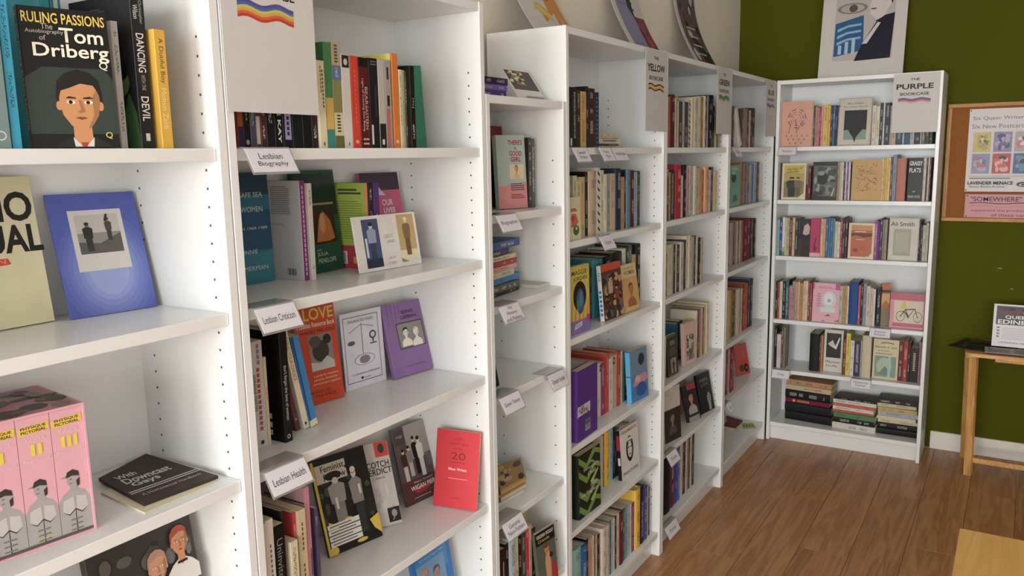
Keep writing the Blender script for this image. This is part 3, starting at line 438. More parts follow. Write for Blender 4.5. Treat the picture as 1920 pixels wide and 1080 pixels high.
 ('run', 'P', 1, 0.08, [(0.1552, 0.0155, 0.1818, '#8c9a84', 'redbot'), (0.171, 0.0149, 0.1787, '#7a1c18')]),
 ('F', 'P', 1, 0.1948, 0.03, 0.0, 0.1251, 0.2041, 0.012, 0.06, '#2a2c2a', {'k': 'dark_wave'}),
 ('run', 'P', 1, 0.05, [(0.323, 0.0148, 0.2009, '#a88a60'), (0.3351, 0.0082, 0.2007, '#cfc4a8'), (0.345, 0.0103, 0.2006, '#d4d0c4'), (0.3548, 0.0081, 0.1994, '#3a3438'), (0.363, 0.007, 0.2015, '#d8d0d8'), (0.3711, 0.0081, 0.2014, '#8a4a9c'), (0.3798, 0.0081, 0.2013, '#dcd6dc'), (0.3868, 0.0048, 0.1973, '#2a2622')]),
 ('F', 'P', 1, 0.3925, 0.04, 0.0, 0.1474, 0.2128, 0.012, 0.05, '#c89c54', {'k': 'gold_dots'}),
 ('run', 'P', 1, 0.05, [(0.5419, 0.0109, 0.2178, '#d4bf9a'), (0.5524, 0.0088, 0.2193, '#dca63c'), (0.5622, 0.0098, 0.2203, '#e2b838'), (0.5731, 0.0108, 0.2212, '#d8c48c'), (0.5839, 0.0097, 0.2255, '#6a3a24'), (0.5984, 0.0179, 0.2363, '#7c88a4')]),
 ('run', 'P', 1, 0.05, [(0.6305, 0.0453, 0.2182, '#c4806c', 'pat')]),
 ('F', 'P', 1, 0.6619, 0.04, 0.0, 0.0694, 0.2191, 0.012, 0.05, '#0e1512', {'k': 'grassy'}),
 ('run', 'P', 1, 0.06, [(0.7358, 0.0153, 0.2176, '#cfc6bc'), (0.7475, 0.0068, 0.2175, '#5a1a1c'), (0.755, 0.0068, 0.2184, '#d8d0c6'), (0.7624, 0.0068, 0.2194, '#6a1a22')]),
 ('run', 'P', 2, 0.04, [(0.0241, 0.0101, 0.1981, '#7fb6b8'), (0.0367, 0.0143, 0.2002, '#24488c'), (0.0513, 0.0142, 0.2126, '#d8d6d0', 'colbot'), (0.0644, 0.0112, 0.2099, '#bcc0a4'), (0.0766, 0.0124, 0.2114, '#c2a878'), (0.0906, 0.0147, 0.2118, '#5a3a24'), (0.1053, 0.014, 0.2109, '#dba884'), (0.1209, 0.0163, 0.2053, '#1c3a30')]),
 ('F', 'P', 2, 0.1142, 0.04, 0.0, 0.0772, 0.2048, 0.012, 0.05, '#1c1216', {'k': 'dark_hand'}),
 ('F', 'P', 2, 0.1942, 0.035, 0.0, 0.0537, 0.2101, 0.014, 0.04, '#c01c62', {'k': 'magenta'}),
 ('run', 'P', 2, 0.05, [(0.2522, 0.0153, 0.2079, '#dbb08c'), (0.2663, 0.0118, 0.2082, '#cfa070'), (0.2793, 0.0129, 0.2133, '#2c6a9c'), (0.2916, 0.0106, 0.2118, '#2f7ab0'), (0.3028, 0.0106, 0.2138, '#3a6a98'), (0.314, 0.0106, 0.2094, '#5a86a8'), (0.3268, 0.0139, 0.195, '#c9c4a4'), (0.3407, 0.0127, 0.1925, '#d8d0bc'), (0.3529, 0.0105, 0.2103, '#b0243a'), (0.365, 0.0126, 0.2164, '#1c2040'), (0.3782, 0.0126, 0.2109, '#4a1c20')]),
 ('F', 'P', 2, 0.3916, 0.03, 0.0, 0.1279, 0.1902, 0.012, 0.06, '#dccba8', {'k': 'orange_frame'}),
 ('run', 'P', 2, 0.05, [(0.5253, 0.0158, 0.203, '#a83a8c'), (0.5386, 0.0094, 0.2005, '#5a2a7c'), (0.5502, 0.0126, 0.2151, '#3c2460'), (0.5615, 0.0089, 0.2097, '#8a8064'), (0.5733, 0.0136, 0.21, '#9a9074')]),
 ('F', 'P', 2, 0.588, 0.03, 0.0, 0.1413, 0.2214, 0.016, 0.06, '#c9c3b4', {'k': 'ali'}),
 ('run', 'P', 2, 0.07, [(0.73, 0.0116, 0.2068, '#1d1a24'), (0.7406, 0.0085, 0.1846, '#2a2430'), (0.7527, 0.0145, 0.185, '#bfb8a0'), (0.7665, 0.0119, 0.1965, '#c6c0ac')]),
 ('run', 'P', 3, 0.04, [(0.0245, 0.0109, 0.2119, '#1a1214'), (0.0358, 0.0109, 0.2067, '#b03a2c'), (0.0494, 0.0155, 0.2106, '#cfc8ac'), (0.0658, 0.0166, 0.2146, '#121a1c'), (0.0822, 0.0154, 0.2127, '#1f6a78'), (0.0923, 0.0039, 0.2222, '#15131a'), (0.1023, 0.0153, 0.1906, '#d8788c'), (0.1179, 0.0152, 0.2151, '#8c9684'), (0.1327, 0.0135, 0.2132, '#cf8a80'), (0.1452, 0.0106, 0.2169, '#c9b28a'), (0.1598, 0.0179, 0.2062, '#b88a3c'), (0.175, 0.0117, 0.2218, '#d8b890'), (0.1879, 0.0133, 0.2226, '#dcc2a0'), (0.2002, 0.0105, 0.2263, '#6a4428'), (0.2111, 0.0105, 0.2097, '#a84a34')]),
 ('F', 'P', 3, 0.2209, 0.03, 0.0, 0.1402, 0.2164, 0.016, 0.06, '#e0aab8', {'k': 'pink_bust'}),
 ('run', 'P', 3, 0.05, [(0.3658, 0.017, 0.2045, '#bcb49c'), (0.3809, 0.0122, 0.2084, '#a89878'), (0.3926, 0.01, 0.2092, '#c8963c'), (0.4022, 0.0079, 0.207, '#dad4c4'), (0.4301, 0.0467, 0.2316, '#1b4f92', 'jose'), (0.46, 0.0119, 0.2138, '#c04a60'), (0.4725, 0.0119, 0.2259, '#101418'), (0.4865, 0.015, 0.2268, '#8a98a0'), (0.5046, 0.0201, 0.214, '#c9beac'), (0.5216, 0.0128, 0.204, '#d9b49a'), (0.5342, 0.0112, 0.1992, '#d8d4d0')]),
 ('S', 'P', 3, 0.5479, 0.04, 0.0183, 0.214, 0.13, 0.0, '#10162a', {}),
 ('F', 'P', 3, 0.5653, 0.07, 0.3, 0.0437, 0.2308, 0.01, 0.04, '#b8743c', {'k': 'tan_hill'}),
 ('F', 'P', 3, 0.6112, 0.05, 0.0, 0.1636, 0.1861, 0.006, 0.1, '#d88a94', {'k': 'bicycle'}),
 ('run', 'P', 4, 0.04, [(0.0287, 0.0128, 0.2439, '#141014'), (0.047, 0.0226, 0.1944, '#cfc4cc', 'pinkmark'), (0.0644, 0.011, 0.2352, '#6a4a3c'), (0.0759, 0.0109, 0.2363, '#8a7a64')]),
 ('F', 'P', 4, 0.06, 0.12, 0.3, 0.0326, 0.24, 0.01, 0.02, '#7c8684', {}),
 ('run', 'P', 4, 0.06, [(0.2371, 0.0523, 0.2125, '#12181a', 'wl2'), (0.2677, 0.0077, 0.2038, '#8a2030'), (0.2768, 0.0093, 0.2047, '#b8863c')]),
 ('F', 'P', 4, 0.2829, 0.08, 0.0, 0.0988, 0.2381, 0.012, 0.04, '#d6cfc4', {'k': 'bw_dancer'}),
 ('run', 'P', 4, 0.05, [(0.3975, 0.0128, 0.1957, '#8c2c1c'), (0.4154, 0.0218, 0.2352, '#d4c83c'), (0.4367, 0.0196, 0.1969, '#d2cdc8'), (0.4627, 0.0311, 0.1996, '#2a2f58'), (0.4817, 0.0057, 0.2016, '#c0b8a8'), (0.5091, 0.048, 0.2331, '#cfc2a4', 'brownhead')]),
 ('F', 'P', 4, 0.5408, 0.05, 0.0, 0.1256, 0.2173, 0.016, 0.05, '#d4c49c', {'k': 'elizabeth'}),
 ('run', 'P', 4, 0.06, [(0.6769, 0.023, 0.2144, '#6a1c18'), (0.6994, 0.0209, 0.2168, '#a8342c'), (0.7164, 0.0118, 0.2101, '#2a1f1c'), (0.7424, 0.039, 0.1849, '#131010', 'goldtxt'), (0.7666, 0.0083, 0.2238, '#b4687c'), (0.7752, 0.0077, 0.222, '#8c8488')]),
 ('stack', 'P', 5, 0.0813, 0.0998, -0.0806, 0.2572, 0.12, [(0.0, 0.0501, '#100e10', 'mark'), (0.0506, 0.0519, '#141214', 'mark'), (0.1031, 0.0256, '#7a1038', 'gold'), (0.1292, 0.0484, '#0f0e10'), (0.1781, 0.0288, '#cdb08c'), (0.2073, 0.0319, '#bc8e60')]),
 ('stack', 'P', 5, 0.3509, 0.0546, -0.0478, 0.2242, 0.13, [(0.0, 0.0376, '#d6d0c4'), (0.0381, 0.0311, '#17121a'), (0.0697, 0.0279, '#4a8a58'), (0.0981, 0.0153, '#d8593c'), (0.1139, 0.0184, '#d4d8d0'), (0.1328, 0.0152, '#d86a3c'), (0.1485, 0.0215, '#d8d4cc'), (0.1705, 0.0108, '#2a2220')]),
 ('stack', 'P', 5, 0.5747, 0.0841, 0.0145, 0.2043, 0.13, [(0.0, 0.0337, '#101210', 'mark'), (0.0342, 0.0305, '#16181a'), (0.0653, 0.0181, '#d6c890'), (0.0838, 0.0181, '#d2cdb8'), (0.1024, 0.0242, '#b0b4b4'), (0.1271, 0.0242, '#c8a868'), (0.1518, 0.0211, '#d0c4a0'), (0.1733, 0.0241, '#17171a')]),
]
FLAT = {'under': [(-0.0273, -1.0061), (-0.0321, -0.8576), (-0.2154, -0.8462), (-0.1717, -0.9931)], 'brown': [(-0.0508, -0.9915), (-0.0415, -0.8484), (-0.2614, -0.844), (-0.2244, -0.965)], 'white_mag': [(-0.05, 0.338), (-0.05, 0.409), (-0.22, 0.409), (-0.22, 0.345)], 'mags': [(-0.0657, 0.1278), (-0.0554, 0.2535), (-0.152, 0.3814), (-0.184, 0.2722)], 'lime': [(-0.0724, 2.6526), (-0.0101, 2.6972), (-0.0512, 2.7807), (-0.1069, 2.7395)], 'redflat': [(-0.1, 2.6), (-0.1, 2.74), (-0.26, 2.8), (-0.26, 2.62)], 'photo': (0.2305, 0.04, 0.0, 0.1545, 0.1095, 0.003, 0.6)}
LABELS = [
 ('B', 0, 0.0247, 0.1085, ['Lesbian', 'Biography'], 'two-line shelf label under the dark spines of the rainbow-sign bookcase'),
 ('B', 1, 0.022, 0.0998, ['Lesbian Criticism'], 'shelf label above the orange book with yellow capitals'),
 ('B', 2, 0.0195, 0.1043, ['Lesbian Health'], 'shelf label beside the journal with two women in hats'),
 ('C', 1, 0.022, 0.1037, ['Biographies'], 'shelf label under the pale green and pink paperback'),
 ('C', 2, 0.0252, 0.1034, ['Gay', 'History', 'and Politics'], 'three-line shelf label under the flat pile in the narrow bookcase'),
 ('C', 3, 0.0195, 0.1023, ['Queer Theory'], 'shelf label beside the lone black book in the narrow bookcase'),
 ('C', 3, 0.2846, 0.1002, ['Gender Studies'], "shelf label at the post end of the narrow bookcase's empty shelf"),
 ('C', 4, 0.0195, 0.1075, ['General', 'Non-Fiction'], 'shelf label under the pile of magazines'),
 ('Y', 0, 0.0195, 0.0959, ['General', 'Fiction'], 'shelf label under the dark spines of the yellow-sign bookcase'),
 ('Y', 0, 0.2011, 0.0921, ['Poetry', 'Plays'], 'shelf label under the small flat pile, nearer the narrow bookcase'),
 ('Y', 0, 0.2974, 0.1024, ['Anthologies'], 'shelf label under the small flat pile, nearer the green-sign bookcase'),
 ('Y', 1, 0.204, 0.0939, ['Fiction'], 'shelf label under the second row of the yellow-sign bookcase'),
 ('G', 4, 0.0269, 0.1094, ['Fiction'], 'shelf label under the dark photograph booklet'),
 ('G', 5, 0.0195, 0.1278, ['Fiction'], 'shelf label just above the floor boards'),
 ('U', 0, 0.0195, 0.0915, ['Fiction'], "small shelf label under the blue-sign bookcase's first row"),
 ('U', 4, 0.0195, 0.0686, ['Fiction'], 'small shelf label below the coral red paperback'),
 ('P', 0, 0.0195, 0.0989, ['Fiction'], 'shelf label under the salmon pink cover'),
 ('P', 3, 0.5266, 0.1039, ['Science', 'Fiction'], 'shelf label under the cover with a cyclist'),
 ('P', 4, 0.0251, 0.1005, ['Crime'], 'shelf label under the grey cover above the flat piles'),
 ('P', 4, 0.4465, 0.1018, ['Historical', 'Fiction'], 'shelf label above the middle flat pile'),
]
# ------------------------------------------------------------------ printed designs (front f, spine s, back b); unit coordinates on each face
def tx(c, s, x, y, w_, h_, bold=0, rot=0): return ('t', c, s, x, y, w_, h_, bold, rot)
def rc(c, x0, y0, x1, y1): return ('r', c, x0, y0, x1, y1)
def el(c, x, y, rx, ry): return ('e', c, x, y, rx, ry)
def pg(c, *P): return ('p', c, list(P))
def lines(c, x0, x1, y0, y1, n, th=.35, seed=1):
    g = random.Random(seed); s = (y1-y0)/n
    return [rc(c, x0, y1-(i+1)*s+s*(1-th)/2, x0+(x1-x0)*(1 if i % 5 else .8+.2*g.random()), y1-i*s-s*(1-th)/2) for i in range(n)]
def frame(c, x0, y0, x1, y1, t=.01, ty=None):
    ty = ty or t
    return [rc(c, x0, y0, x1, y0+ty), rc(c, x0, y1-ty, x1, y1), rc(c, x0, y0, x0+t, y1), rc(c, x1-t, y0, x1, y1)]
def blobs(cs, x0, y0, x1, y1, n, r, seed=1, asp=.7):
    g = random.Random(seed)
    return [el(g.choice(cs), x0+(x1-x0)*g.random(), y0+(y1-y0)*g.random(), r*(.5+g.random()), r*asp*(.5+g.random())) for _ in range(n)]
def bust(x, y, s, skin, hair, coat, asp=.68, face=True, shirt=None):
    """head and shoulders; s = head height as a fraction of the face height"""
    q = s/asp*.36
    out = [pg(coat, (x-2.0*q, y-s*1.45), (x-1.95*q, y-s*.98), (x-1.2*q, y-s*.72), (x-.45*q, y-s*.58), (x+.45*q, y-s*.58), (x+1.2*q, y-s*.72), (x+1.95*q, y-s*.98), (x+2.0*q, y-s*1.45)),
           pg(skin, (x-.45*q, y-s*.66), (x-.42*q, y-s*.2), (x+.42*q, y-s*.2), (x+.45*q, y-s*.66), (x, y-s*.8))]
    if shirt: out.append(pg(shirt, (x-.5*q, y-s*.6), (x, y-s*.8), (x+.5*q, y-s*.6), (x+.25*q, y-s*1.4), (x-.25*q, y-s*1.4)))
    dk = '#%02x%02x%02x' % tuple(int(int(skin[i_:i_+2], 16)*.8) for i_ in (1, 3, 5))
    out += [pg(hair, *[(x+q*1.1*cos(a_*pi/8), y+s*.14+s*.42*sin(a_*pi/8)) for a_ in range(9)], (x-q*1.08, y-s*.02), (x+q*1.08, y-s*.02)),
            el(skin, x-q*.98, y-s*.06, q*.14, s*.08), el(skin, x+q*.98, y-s*.06, q*.14, s*.08),
            pg(skin, (x-q*.92, y+s*.3), (x-q*.96, y), (x-q*.84, y-s*.22), (x-q*.5, y-s*.4), (x-q*.2, y-s*.47), (x+q*.2, y-s*.47), (x+q*.5, y-s*.4), (x+q*.84, y-s*.22), (x+q*.96, y), (x+q*.92, y+s*.3), (x+q*.4, y+s*.4), (x-q*.4, y+s*.4)),
            pg(dk, (x+q*.92, y+s*.3), (x+q*.6, y+s*.1), (x+q*.62, y-s*.2), (x+q*.25, y-s*.46), (x+q*.5, y-s*.4), (x+q*.84, y-s*.22), (x+q*.96, y)),
            pg(hair, (x-q*1.02, y+s*.02), (x-q*1.0, y+s*.36), (x-q*.6, y+s*.5), (x, y+s*.57), (x+q*.6, y+s*.52), (x+q*1.0, y+s*.38), (x+q*1.03, y+s*.04), (x+q*.86, y+s*.2), (x+q*.7, y+s*.3), (x+q*.1, y+s*.33), (x-q*.5, y+s*.24), (x-q*.84, y+s*.2))]
    if face: out += [el('#efe6dc', x-q*.42, y+s*.005, q*.2, s*.032), el('#efe6dc', x+q*.4, y+s*.005, q*.2, s*.032), el(hair, x-q*.44, y+s*.005, q*.1, s*.032), el(hair, x+q*.38, y+s*.005, q*.1, s*.032),
            pg(hair, (x-q*.68, y+s*.07), (x-q*.5, y+s*.105), (x-q*.18, y+s*.085), (x-q*.18, y+s*.065)), pg(hair, (x+q*.16, y+s*.085), (x+q*.48, y+s*.105), (x+q*.66, y+s*.07), (x+q*.16, y+s*.065)),
            pg(dk, (x-q*.06, y+s*.05), (x+q*.06, y+s*.04), (x+q*.2, y-s*.15), (x-q*.04, y-s*.185), (x-q*.18, y-s*.15), (x+q*.0, y-s*.13)), pg('#8a3a30', (x-q*.3, y-s*.265), (x-q*.08, y-s*.245), (x, y-s*.252), (x+q*.08, y-s*.245), (x+q*.3, y-s*.265), (x, y-s*.3))]
    return out
def figure(x, y0, y1, top, bottom, skin, hair, wd=.05):
    h_ = y1-y0
    return [pg(bottom, (x-wd*.7, y0), (x-wd*.75, y0+h_*.5), (x+wd*.75, y0+h_*.5), (x+wd*.7, y0)), pg(top, (x-wd, y0+h_*.45), (x-wd*1.15, y0+h_*.78), (x-wd*.4, y0+h_*.84), (x+wd*.4, y0+h_*.84), (x+wd*1.15, y0+h_*.78), (x+wd, y0+h_*.45)),
            el(skin, x, y0+h_*.9, wd*.48, h_*.07), el(hair, x, y0+h_*.95, wd*.55, h_*.05)]
ART = {}
ART['driberg'] = dict(f=[pg('#2c3a34', (0, .1), (0, .5), (.2, .58), (.9, .58), (1, .5), (1, .1)), *bust(.58, .33, .42, '#c98a50', '#17120f', '#1c211f', .62, True, '#d8d2c2'), pg('#a8402a', (.54, .04), (.62, .04), (.6, 0), (.56, 0)), rc('#121212', 0, 0, 1, .008),
    tx('#e8c63a', 'RULING PASSIONS', .5, .925, .93, .075, .012), tx('#b9b4a4', 'The', .3, .865, .13, .04), tx('#b9b4a4', 'Autobiography', .27, .825, .42, .035), tx('#b9b4a4', 'of', .24, .785, .07, .035), tx('#f0e6cc', 'Tom', .68, .81, .5, .105, .014), tx('#f0e6cc', 'Driberg', .55, .685, .86, .125, .014), tx('#f0e6cc', 'Q', .9, .6, .1, .06), tx('#e8d23a', 'Q', .88, .09, .08, .05)],
    s=[tx('#e8d23a', 'Q', .05, .5, .03, .5), tx('#e8e0c8', 'Tom Driberg', .27, .5, .3, .5), tx('#e8c63a', 'RULING PASSIONS', .66, .5, .42, .55)])
ART['teal_q'] = dict(s=[tx('#d8ddd8', 'Q', .92, .6, .06, .5), tx('#c94a7a', 'd', .42, .65, .03, .3), tx('#d6c23a', 'e', .46, .65, .02, .3)])
ART['pale_head'] = dict(s=[rc('#bcd0d0', .02, .3, .12, .7)])
ART['dancing'] = dict(b=[pg('#3f6a3a', (.62, 0), (.6, .25), (.68, .36), (.88, .36), (.97, .22), (1, 0)), pg('#1c2a1c', (.72, .36), (.78, .24), (.86, .36)), el('#5a8a4a', .78, .44, .11, .09), el('#0f140f', .76, .5, .12, .05), *lines('#6a6a6a', .15, .6, .9, .93, 2)],
    s=[tx('#b8b4b0', 'Christopher', .12, .68, .15, .3), tx('#e8e4dc', 'Wilson', .12, .34, .09, .34), tx('#efeae0', 'DANCING', .38, .5, .25, .55, .01), tx('#b8b4b0', 'WITH THE', .57, .5, .1, .28), tx('#efeae0', 'DEVIL', .74, .5, .16, .55, .01), rc('#d8d4cc', .9, .35, .95, .65)])
ART['dutiful'] = dict(s=[tx('#5a564a', 'A Dutiful Boy', .26, .5, .38, .5), tx('#f6e6b0', 'Mohsin Zaidi', .66, .5, .34, .45)])
ART['cream_ual'] = dict(f=[tx('#17120f', 'HOMO', .55, .8, .86, .2, .03), tx('#17120f', 'SEXUAL', .58, .585, .88, .19, .03), pg('#d2452c', (.2, .46), (.72, .46), (.74, .42), (.6, .41), (.6, .38), (.2, .38)), tx('#e8a060', 'LIBERATION', .46, .44, .48, .025)])
ART['blue_photo'] = dict(f=[*[el(c_, .53, .36, .56-.055*i, .48-.045*i) for i, c_ in enumerate(('#5264b8', '#5a6cbc', '#6476c2', '#6e80c6', '#7a8acc', '#8694d0', '#929fd4'))], rc('#cfcac4', .2, .36, .8, .86), rc('#8d8a86', .26, .5, .75, .82), rc('#bdb9b2', .26, .67, .75, .82), pg('#5a5753', (.26, .5), (.26, .6), (.5, .58), (.75, .66), (.75, .5)), *figure(.38, .52, .76, '#2a2826', '#33302d', '#6a645c', '#1d1b1a', .05), *figure(.62, .6, .79, '#4a4642', '#3a3734', '#8a847a', '#2b2927', .035), pg('#2c2a28', (.58, .76), (.61, .82), (.635, .82), (.615, .76))])
ART['cook'] = dict(f=[*blobs(['#4a4440', '#2a2624', '#5a5650', '#6a6a70', '#3a3432'], .03, .02, .95, .8, 60, .05, 3), tx('#d8d4d0', 'a Cook', .6, .93, .74, .1, .01), *bust(.3, .6, .15, '#c08060', '#8a5a44', '#4a5a68', .75), *bust(.6, .66, .18, '#cf9470', '#b88a70', '#d8d4d0', .75), *bust(.84, .75, .17, '#c98a5a', '#a8482a', '#dcd8d2', .75, True), rc('#1a1818', .79, .625, .89, .64)])
# the eighth-shelf paperbacks of the rainbow case
ART['orange_title'] = dict(s=[*[rc('#c05a2a', .06+.045*i, .35, .06+.045*i+.03, .5) for i in range(7)], *[rc('#3a342c', .1+.045*i, .58, .1+.045*i+.028, .72) for i in range(10)], rc('#a8502a', .93, .4, .97, .6)])
ART['green_yellow_teal'] = dict(s=[rc('#d8b24a', .52, 0, .82, 1), rc('#2f8a84', .82, 0, 1, 1)])
ART['olive_bands'] = dict(s=[rc('#b9a88a', .0, 0, .21, 1), rc('#5f7ca0', .22, 0, .35, 1), rc('#d8cda0', .66, 0, .88, 1), *[rc('#2f2c22', .68+.03*i, .3, .68+.03*i+.014, .7) for i in range(6)], *[rc('#55502c', .02+.03*i, .3, .02+.03*i+.016, .65) for i in range(6)], rc('#6d6a34', .88, 0, 1, 1), tx('#d8d8d8', 'red', .28, .5, .08, .4)])
ART['white_photo'] = dict(s=[rc('#2a2826', .01, .1, .14, .9), el('#c9c4bc', .08, .5, .035, .22), rc('#3a342c', .94, .5, .97, .6)])
ART['plain_penguin'] = dict(s=[el('#f0a080', .93, .5, .022, .22), *[rc('#e87a5a', .15+.05*i, .45, .15+.05*i+.03, .55) for i in range(12)]])
ART['bear'] = dict(s=[tx('#d8b8b0', 'BEAR', .42, .68, .2, .28), tx('#d8b8b0', 'EASTERN', .66, .66, .26, .28), tx('#e8c8c0', 'Light of Coming Into Being', .52, .34, .58, .24), rc('#c9a890', .89, .2, .91, .8), rc('#c9a890', .94, .2, .96, .8), rc('#14100f', 0, 0, .1, 1)])
ART['white_lab'] = dict(s=[rc('#d8d4d0', .74, .1, .96, .3), *[rc('#6a6870', .03+.03*i, .2, .03+.03*i+.015, .85) for i in range(2)], rc('#2b303c', .3, .55, .65, .8)])
ART['half_black'] = dict(s=[rc('#231f20', .72, 0, 1, 1), rc('#d8d4d0', .9, .3, .96, .7)])
ART['half_pink'] = dict(s=[rc('#c06a5c', .55, .1, 1, .7), rc('#3a3432', .08, .35, .22, .65), rc('#2a2624', .4, .3, .52, .7)])
ART['yellow_side'] = dict(b=[rc('#e6d860', .1, .45, .97, 1), rc('#f0ecd8', .1, 0, .97, .45)], s=[el('#f2c08a', .93, .5, .02, .25)])
ART['teal_face'] = dict(f=[el('#14584a', .3, .14, .2, .12), el('#c9b8a8', .42, .34, .12, .09)])
ART['sea_women'] = dict(f=[rc('#1d3f58', 0, .8, 1, 1), rc('#0f4f78', 0, .3, 1, .66), pg('#1f7f94', (0, 0), (0, .28), (.4, .3), (.7, .26), (1, .3), (1, 0)), tx('#c8d6cc', 'THE SAFE SEA', .5, .8, .74, .045), tx('#c8d6cc', 'OF WOMEN', .54, .67, .62, .05), tx('#c8d6cc', 'FICTION 1969-1989', .5, .5, .84, .026), tx('#c8d6cc', 'BONNIE', .48, .29, .4, .04), tx('#c8d6cc', 'ZIMMERMAN', .52, .14, .7, .04)])
ART['white_back'] = dict(b=[rc('#cfd0d4', 0, 0, 1, 1), *lines('#6a6058', .1, .7, .66, .95, 15, .3), *lines('#8a8a8e', .1, .5, .55, .58, 3, .3), *[rc('#2a2a34', .52+.035*i, .05, .52+.035*i+(.02 if i % 3 else .008), .12) for i in range(8)]], s=[rc('#e0c8dc', 0, 0, 1, .12), *[rc('#d8b8d4', .05+.048*i, .42, .05+.048*i+.035, .62) for i in range(19)]])
ART['green_orange'] = dict(f=[rc('#0a2f26', 0, .55, 1, .97), rc('#3a1c10', .36, .28, .9, .62), pg('#c8763c', (.4, .3), (.5, .52), (.62, .6), (.78, .5), (.86, .32), (.7, .3)), el('#d89a5c', .58, .48, .07, .1), rc('#a8906a', .3, .66, .9, .68), tx('#b9c9b4', 'and', .42, .225, .1, .025), tx('#d2dcc8', 'JULIA', .5, .175, .26, .045), tx('#d2dcc8', 'PENELOPE', .6, .115, .44, .045)])
ART['lime_back'] = dict(b=[rc('#a8c23c', 0, .27, 1, 1), rc('#c0384a', 0, 0, 1, .27), *lines('#4a5a3a', .12, .88, .86, .94, 2, .6), *lines('#7a9030', .1, .9, .34, .8, 17, .3), rc('#e8e4dc', .1, .05, .35, .2), *[rc('#20202a', .13+.03*i, .06, .145+.03*i, .19) for i in range(6)], rc('#d8a03c', .55, .06, .68, .14)])
ART['pink_white'] = dict(f=[rc('#3a2440', 0, .8, 1, 1), pg('#d8c8d0', (.1, .76), (.2, .84), (.4, .88), (.5, .8), (.6, .74)), tx('#e8dce0', 'OUR', .62, .66, .28, .07, .02), tx('#e8dce0', 'LIVES', .64, .57, .3, .06, .02), rc('#e2ccd4', .46, .44, .9, .51), rc('#e2ccd4', .46, .34, .86, .41)])
ART['two_photos'] = dict(f=[rc('#4a5480', .13, .06, .38, .94), *figure(.26, .2, .88, '#9aa4c4', '#3a4264', '#ccd0de', '#1d2236', .06), rc('#2c3250', .13, .06, .38, .22), rc('#d8dcea', .15, .25, .18, .6), rc('#c8a868', .68, .3, .96, .97), rc('#e8dcb8', .68, .1, .96, .3), *figure(.82, .2, .92, '#8a6a3c', '#7a5a30', '#e0cfa0', '#efe4c4', .055), pg('#a88a4c', (.68, .08), (.68, .16), (.8, .08)), tx('#a8a4a0', 'LADY', .52, .6, .14, .07), tx('#b0aca8', 'LAND', .54, .5, .13, .06), tx('#e0a898', 'A BOOK', .52, .2, .12, .05), tx('#e09888', 'STORY', .52, .1, .13, .05)])
ART['grey_red_title'] = dict(s=[*[rc('#b04a4a', .25+.05*i, .42, .25+.05*i+.036, .66) for i in range(12)], *[rc('#8a7aa0', .03+.05*i, .5, .03+.05*i+.036, .7) for i in range(4)], tx('#2a4a48', 'ADRIENNE MARTIN', .47, .22, .34, .22), rc('#2a2624', .93, .4, .965, .65)])
ART['black_spine_text'] = dict(s=[tx('#d8d4d0', 'don\'t forget the love of women', .55, .5, .5, .5), el('#c9c4bc', .95, .5, .02, .22), el('#100c0e', .95, .5, .012, .13)], b=[*[rc('#d8d4d0', .45, y, .75, y+.05) for y in (.05, .12, .2)]])
ART['loving'] = dict(s=[tx('#b8482c', 'LOVING YOUR CHOICE', .27, .5, .46, .55), rc('#2a2624', .93, .3, .96, .6)], b=[rc('#c9c4c0', 0, 0, 1, 1)])
ART['blue_spine'] = dict(s=[rc('#e8dca0', .93, 0, 1, 1), rc('#1c4a8a', 0, 0, .93, .25)])
ART['love'] = dict(f=[tx('#d8c23a', 'LOVE', .6, .9, .72, .12, .02), tx('#f0e0cc', 'a Lesbian Resource Book', .52, .795, .92, .05, .01), tx('#5a1c0c', 'by the GAY TASK FORCE', .55, .72, .84, .045, .01), rc('#8a8680', .3, .33, .86, .69), el('#3a3632', .56, .52, .2, .11), el('#55504a', .45, .62, .14, .06), pg('#c9c4bc', (.3, .33), (.3, .42), (.52, .4), (.7, .46), (.86, .4), (.86, .33)), el('#2a2624', .74, .63, .1, .05), tx('#f2d8b8', 'a guide for teachers,', .62, .275, .6, .028), tx('#f2d8b8', 'parents, feminists,', .6, .235, .56, .028), tx('#f2d8b8', 'and movement organizers', .62, .195, .66, .028), tx('#7a2008', 'NATIONAL GAY', .45, .12, .5, .03), tx('#7a2008', 'TASK FORCE', .55, .075, .5, .03)])
ART['scales'] = dict(f=[*frame('#4a4a60', .05, .08, .9, .94, .012, .009), tx('#5a5a70', 'BALANCED PAIRS', .48, .88, .62, .04), rc('#6a6a80', .47, .4, .485, .84), pg('#7a7a90', (.17, .74), (.48, .83), (.48, .82), (.17, .73)), pg('#7a7a90', (.48, .83), (.78, .77), (.78, .76), (.48, .82)), *frame('#8a8aa0', .13, .58, .28, .6, .004), el('#5a5a70', .21, .6, .09, .03), el('#2f2f44', .74, .66, .085, .055), el('#c9c6d4', .74, .66, .055, .036), rc('#2f2f44', .725, .56, .755, .61), rc('#2f2f44', .66, .54, .83, .555), el('#7a7a8e', .5, .36, .25, .075), el('#d9d6e2', .5, .36, .235, .068), el('#8a7a86', .5, .36, .13, .055), tx('#3a3a4c', 'A HUMOROUS COMPANION', .5, .185, .66, .022), el('#3a3a4c', .4, .125, .03, .018), tx('#4a4a5c', 'books', .53, .125, .16, .022)])
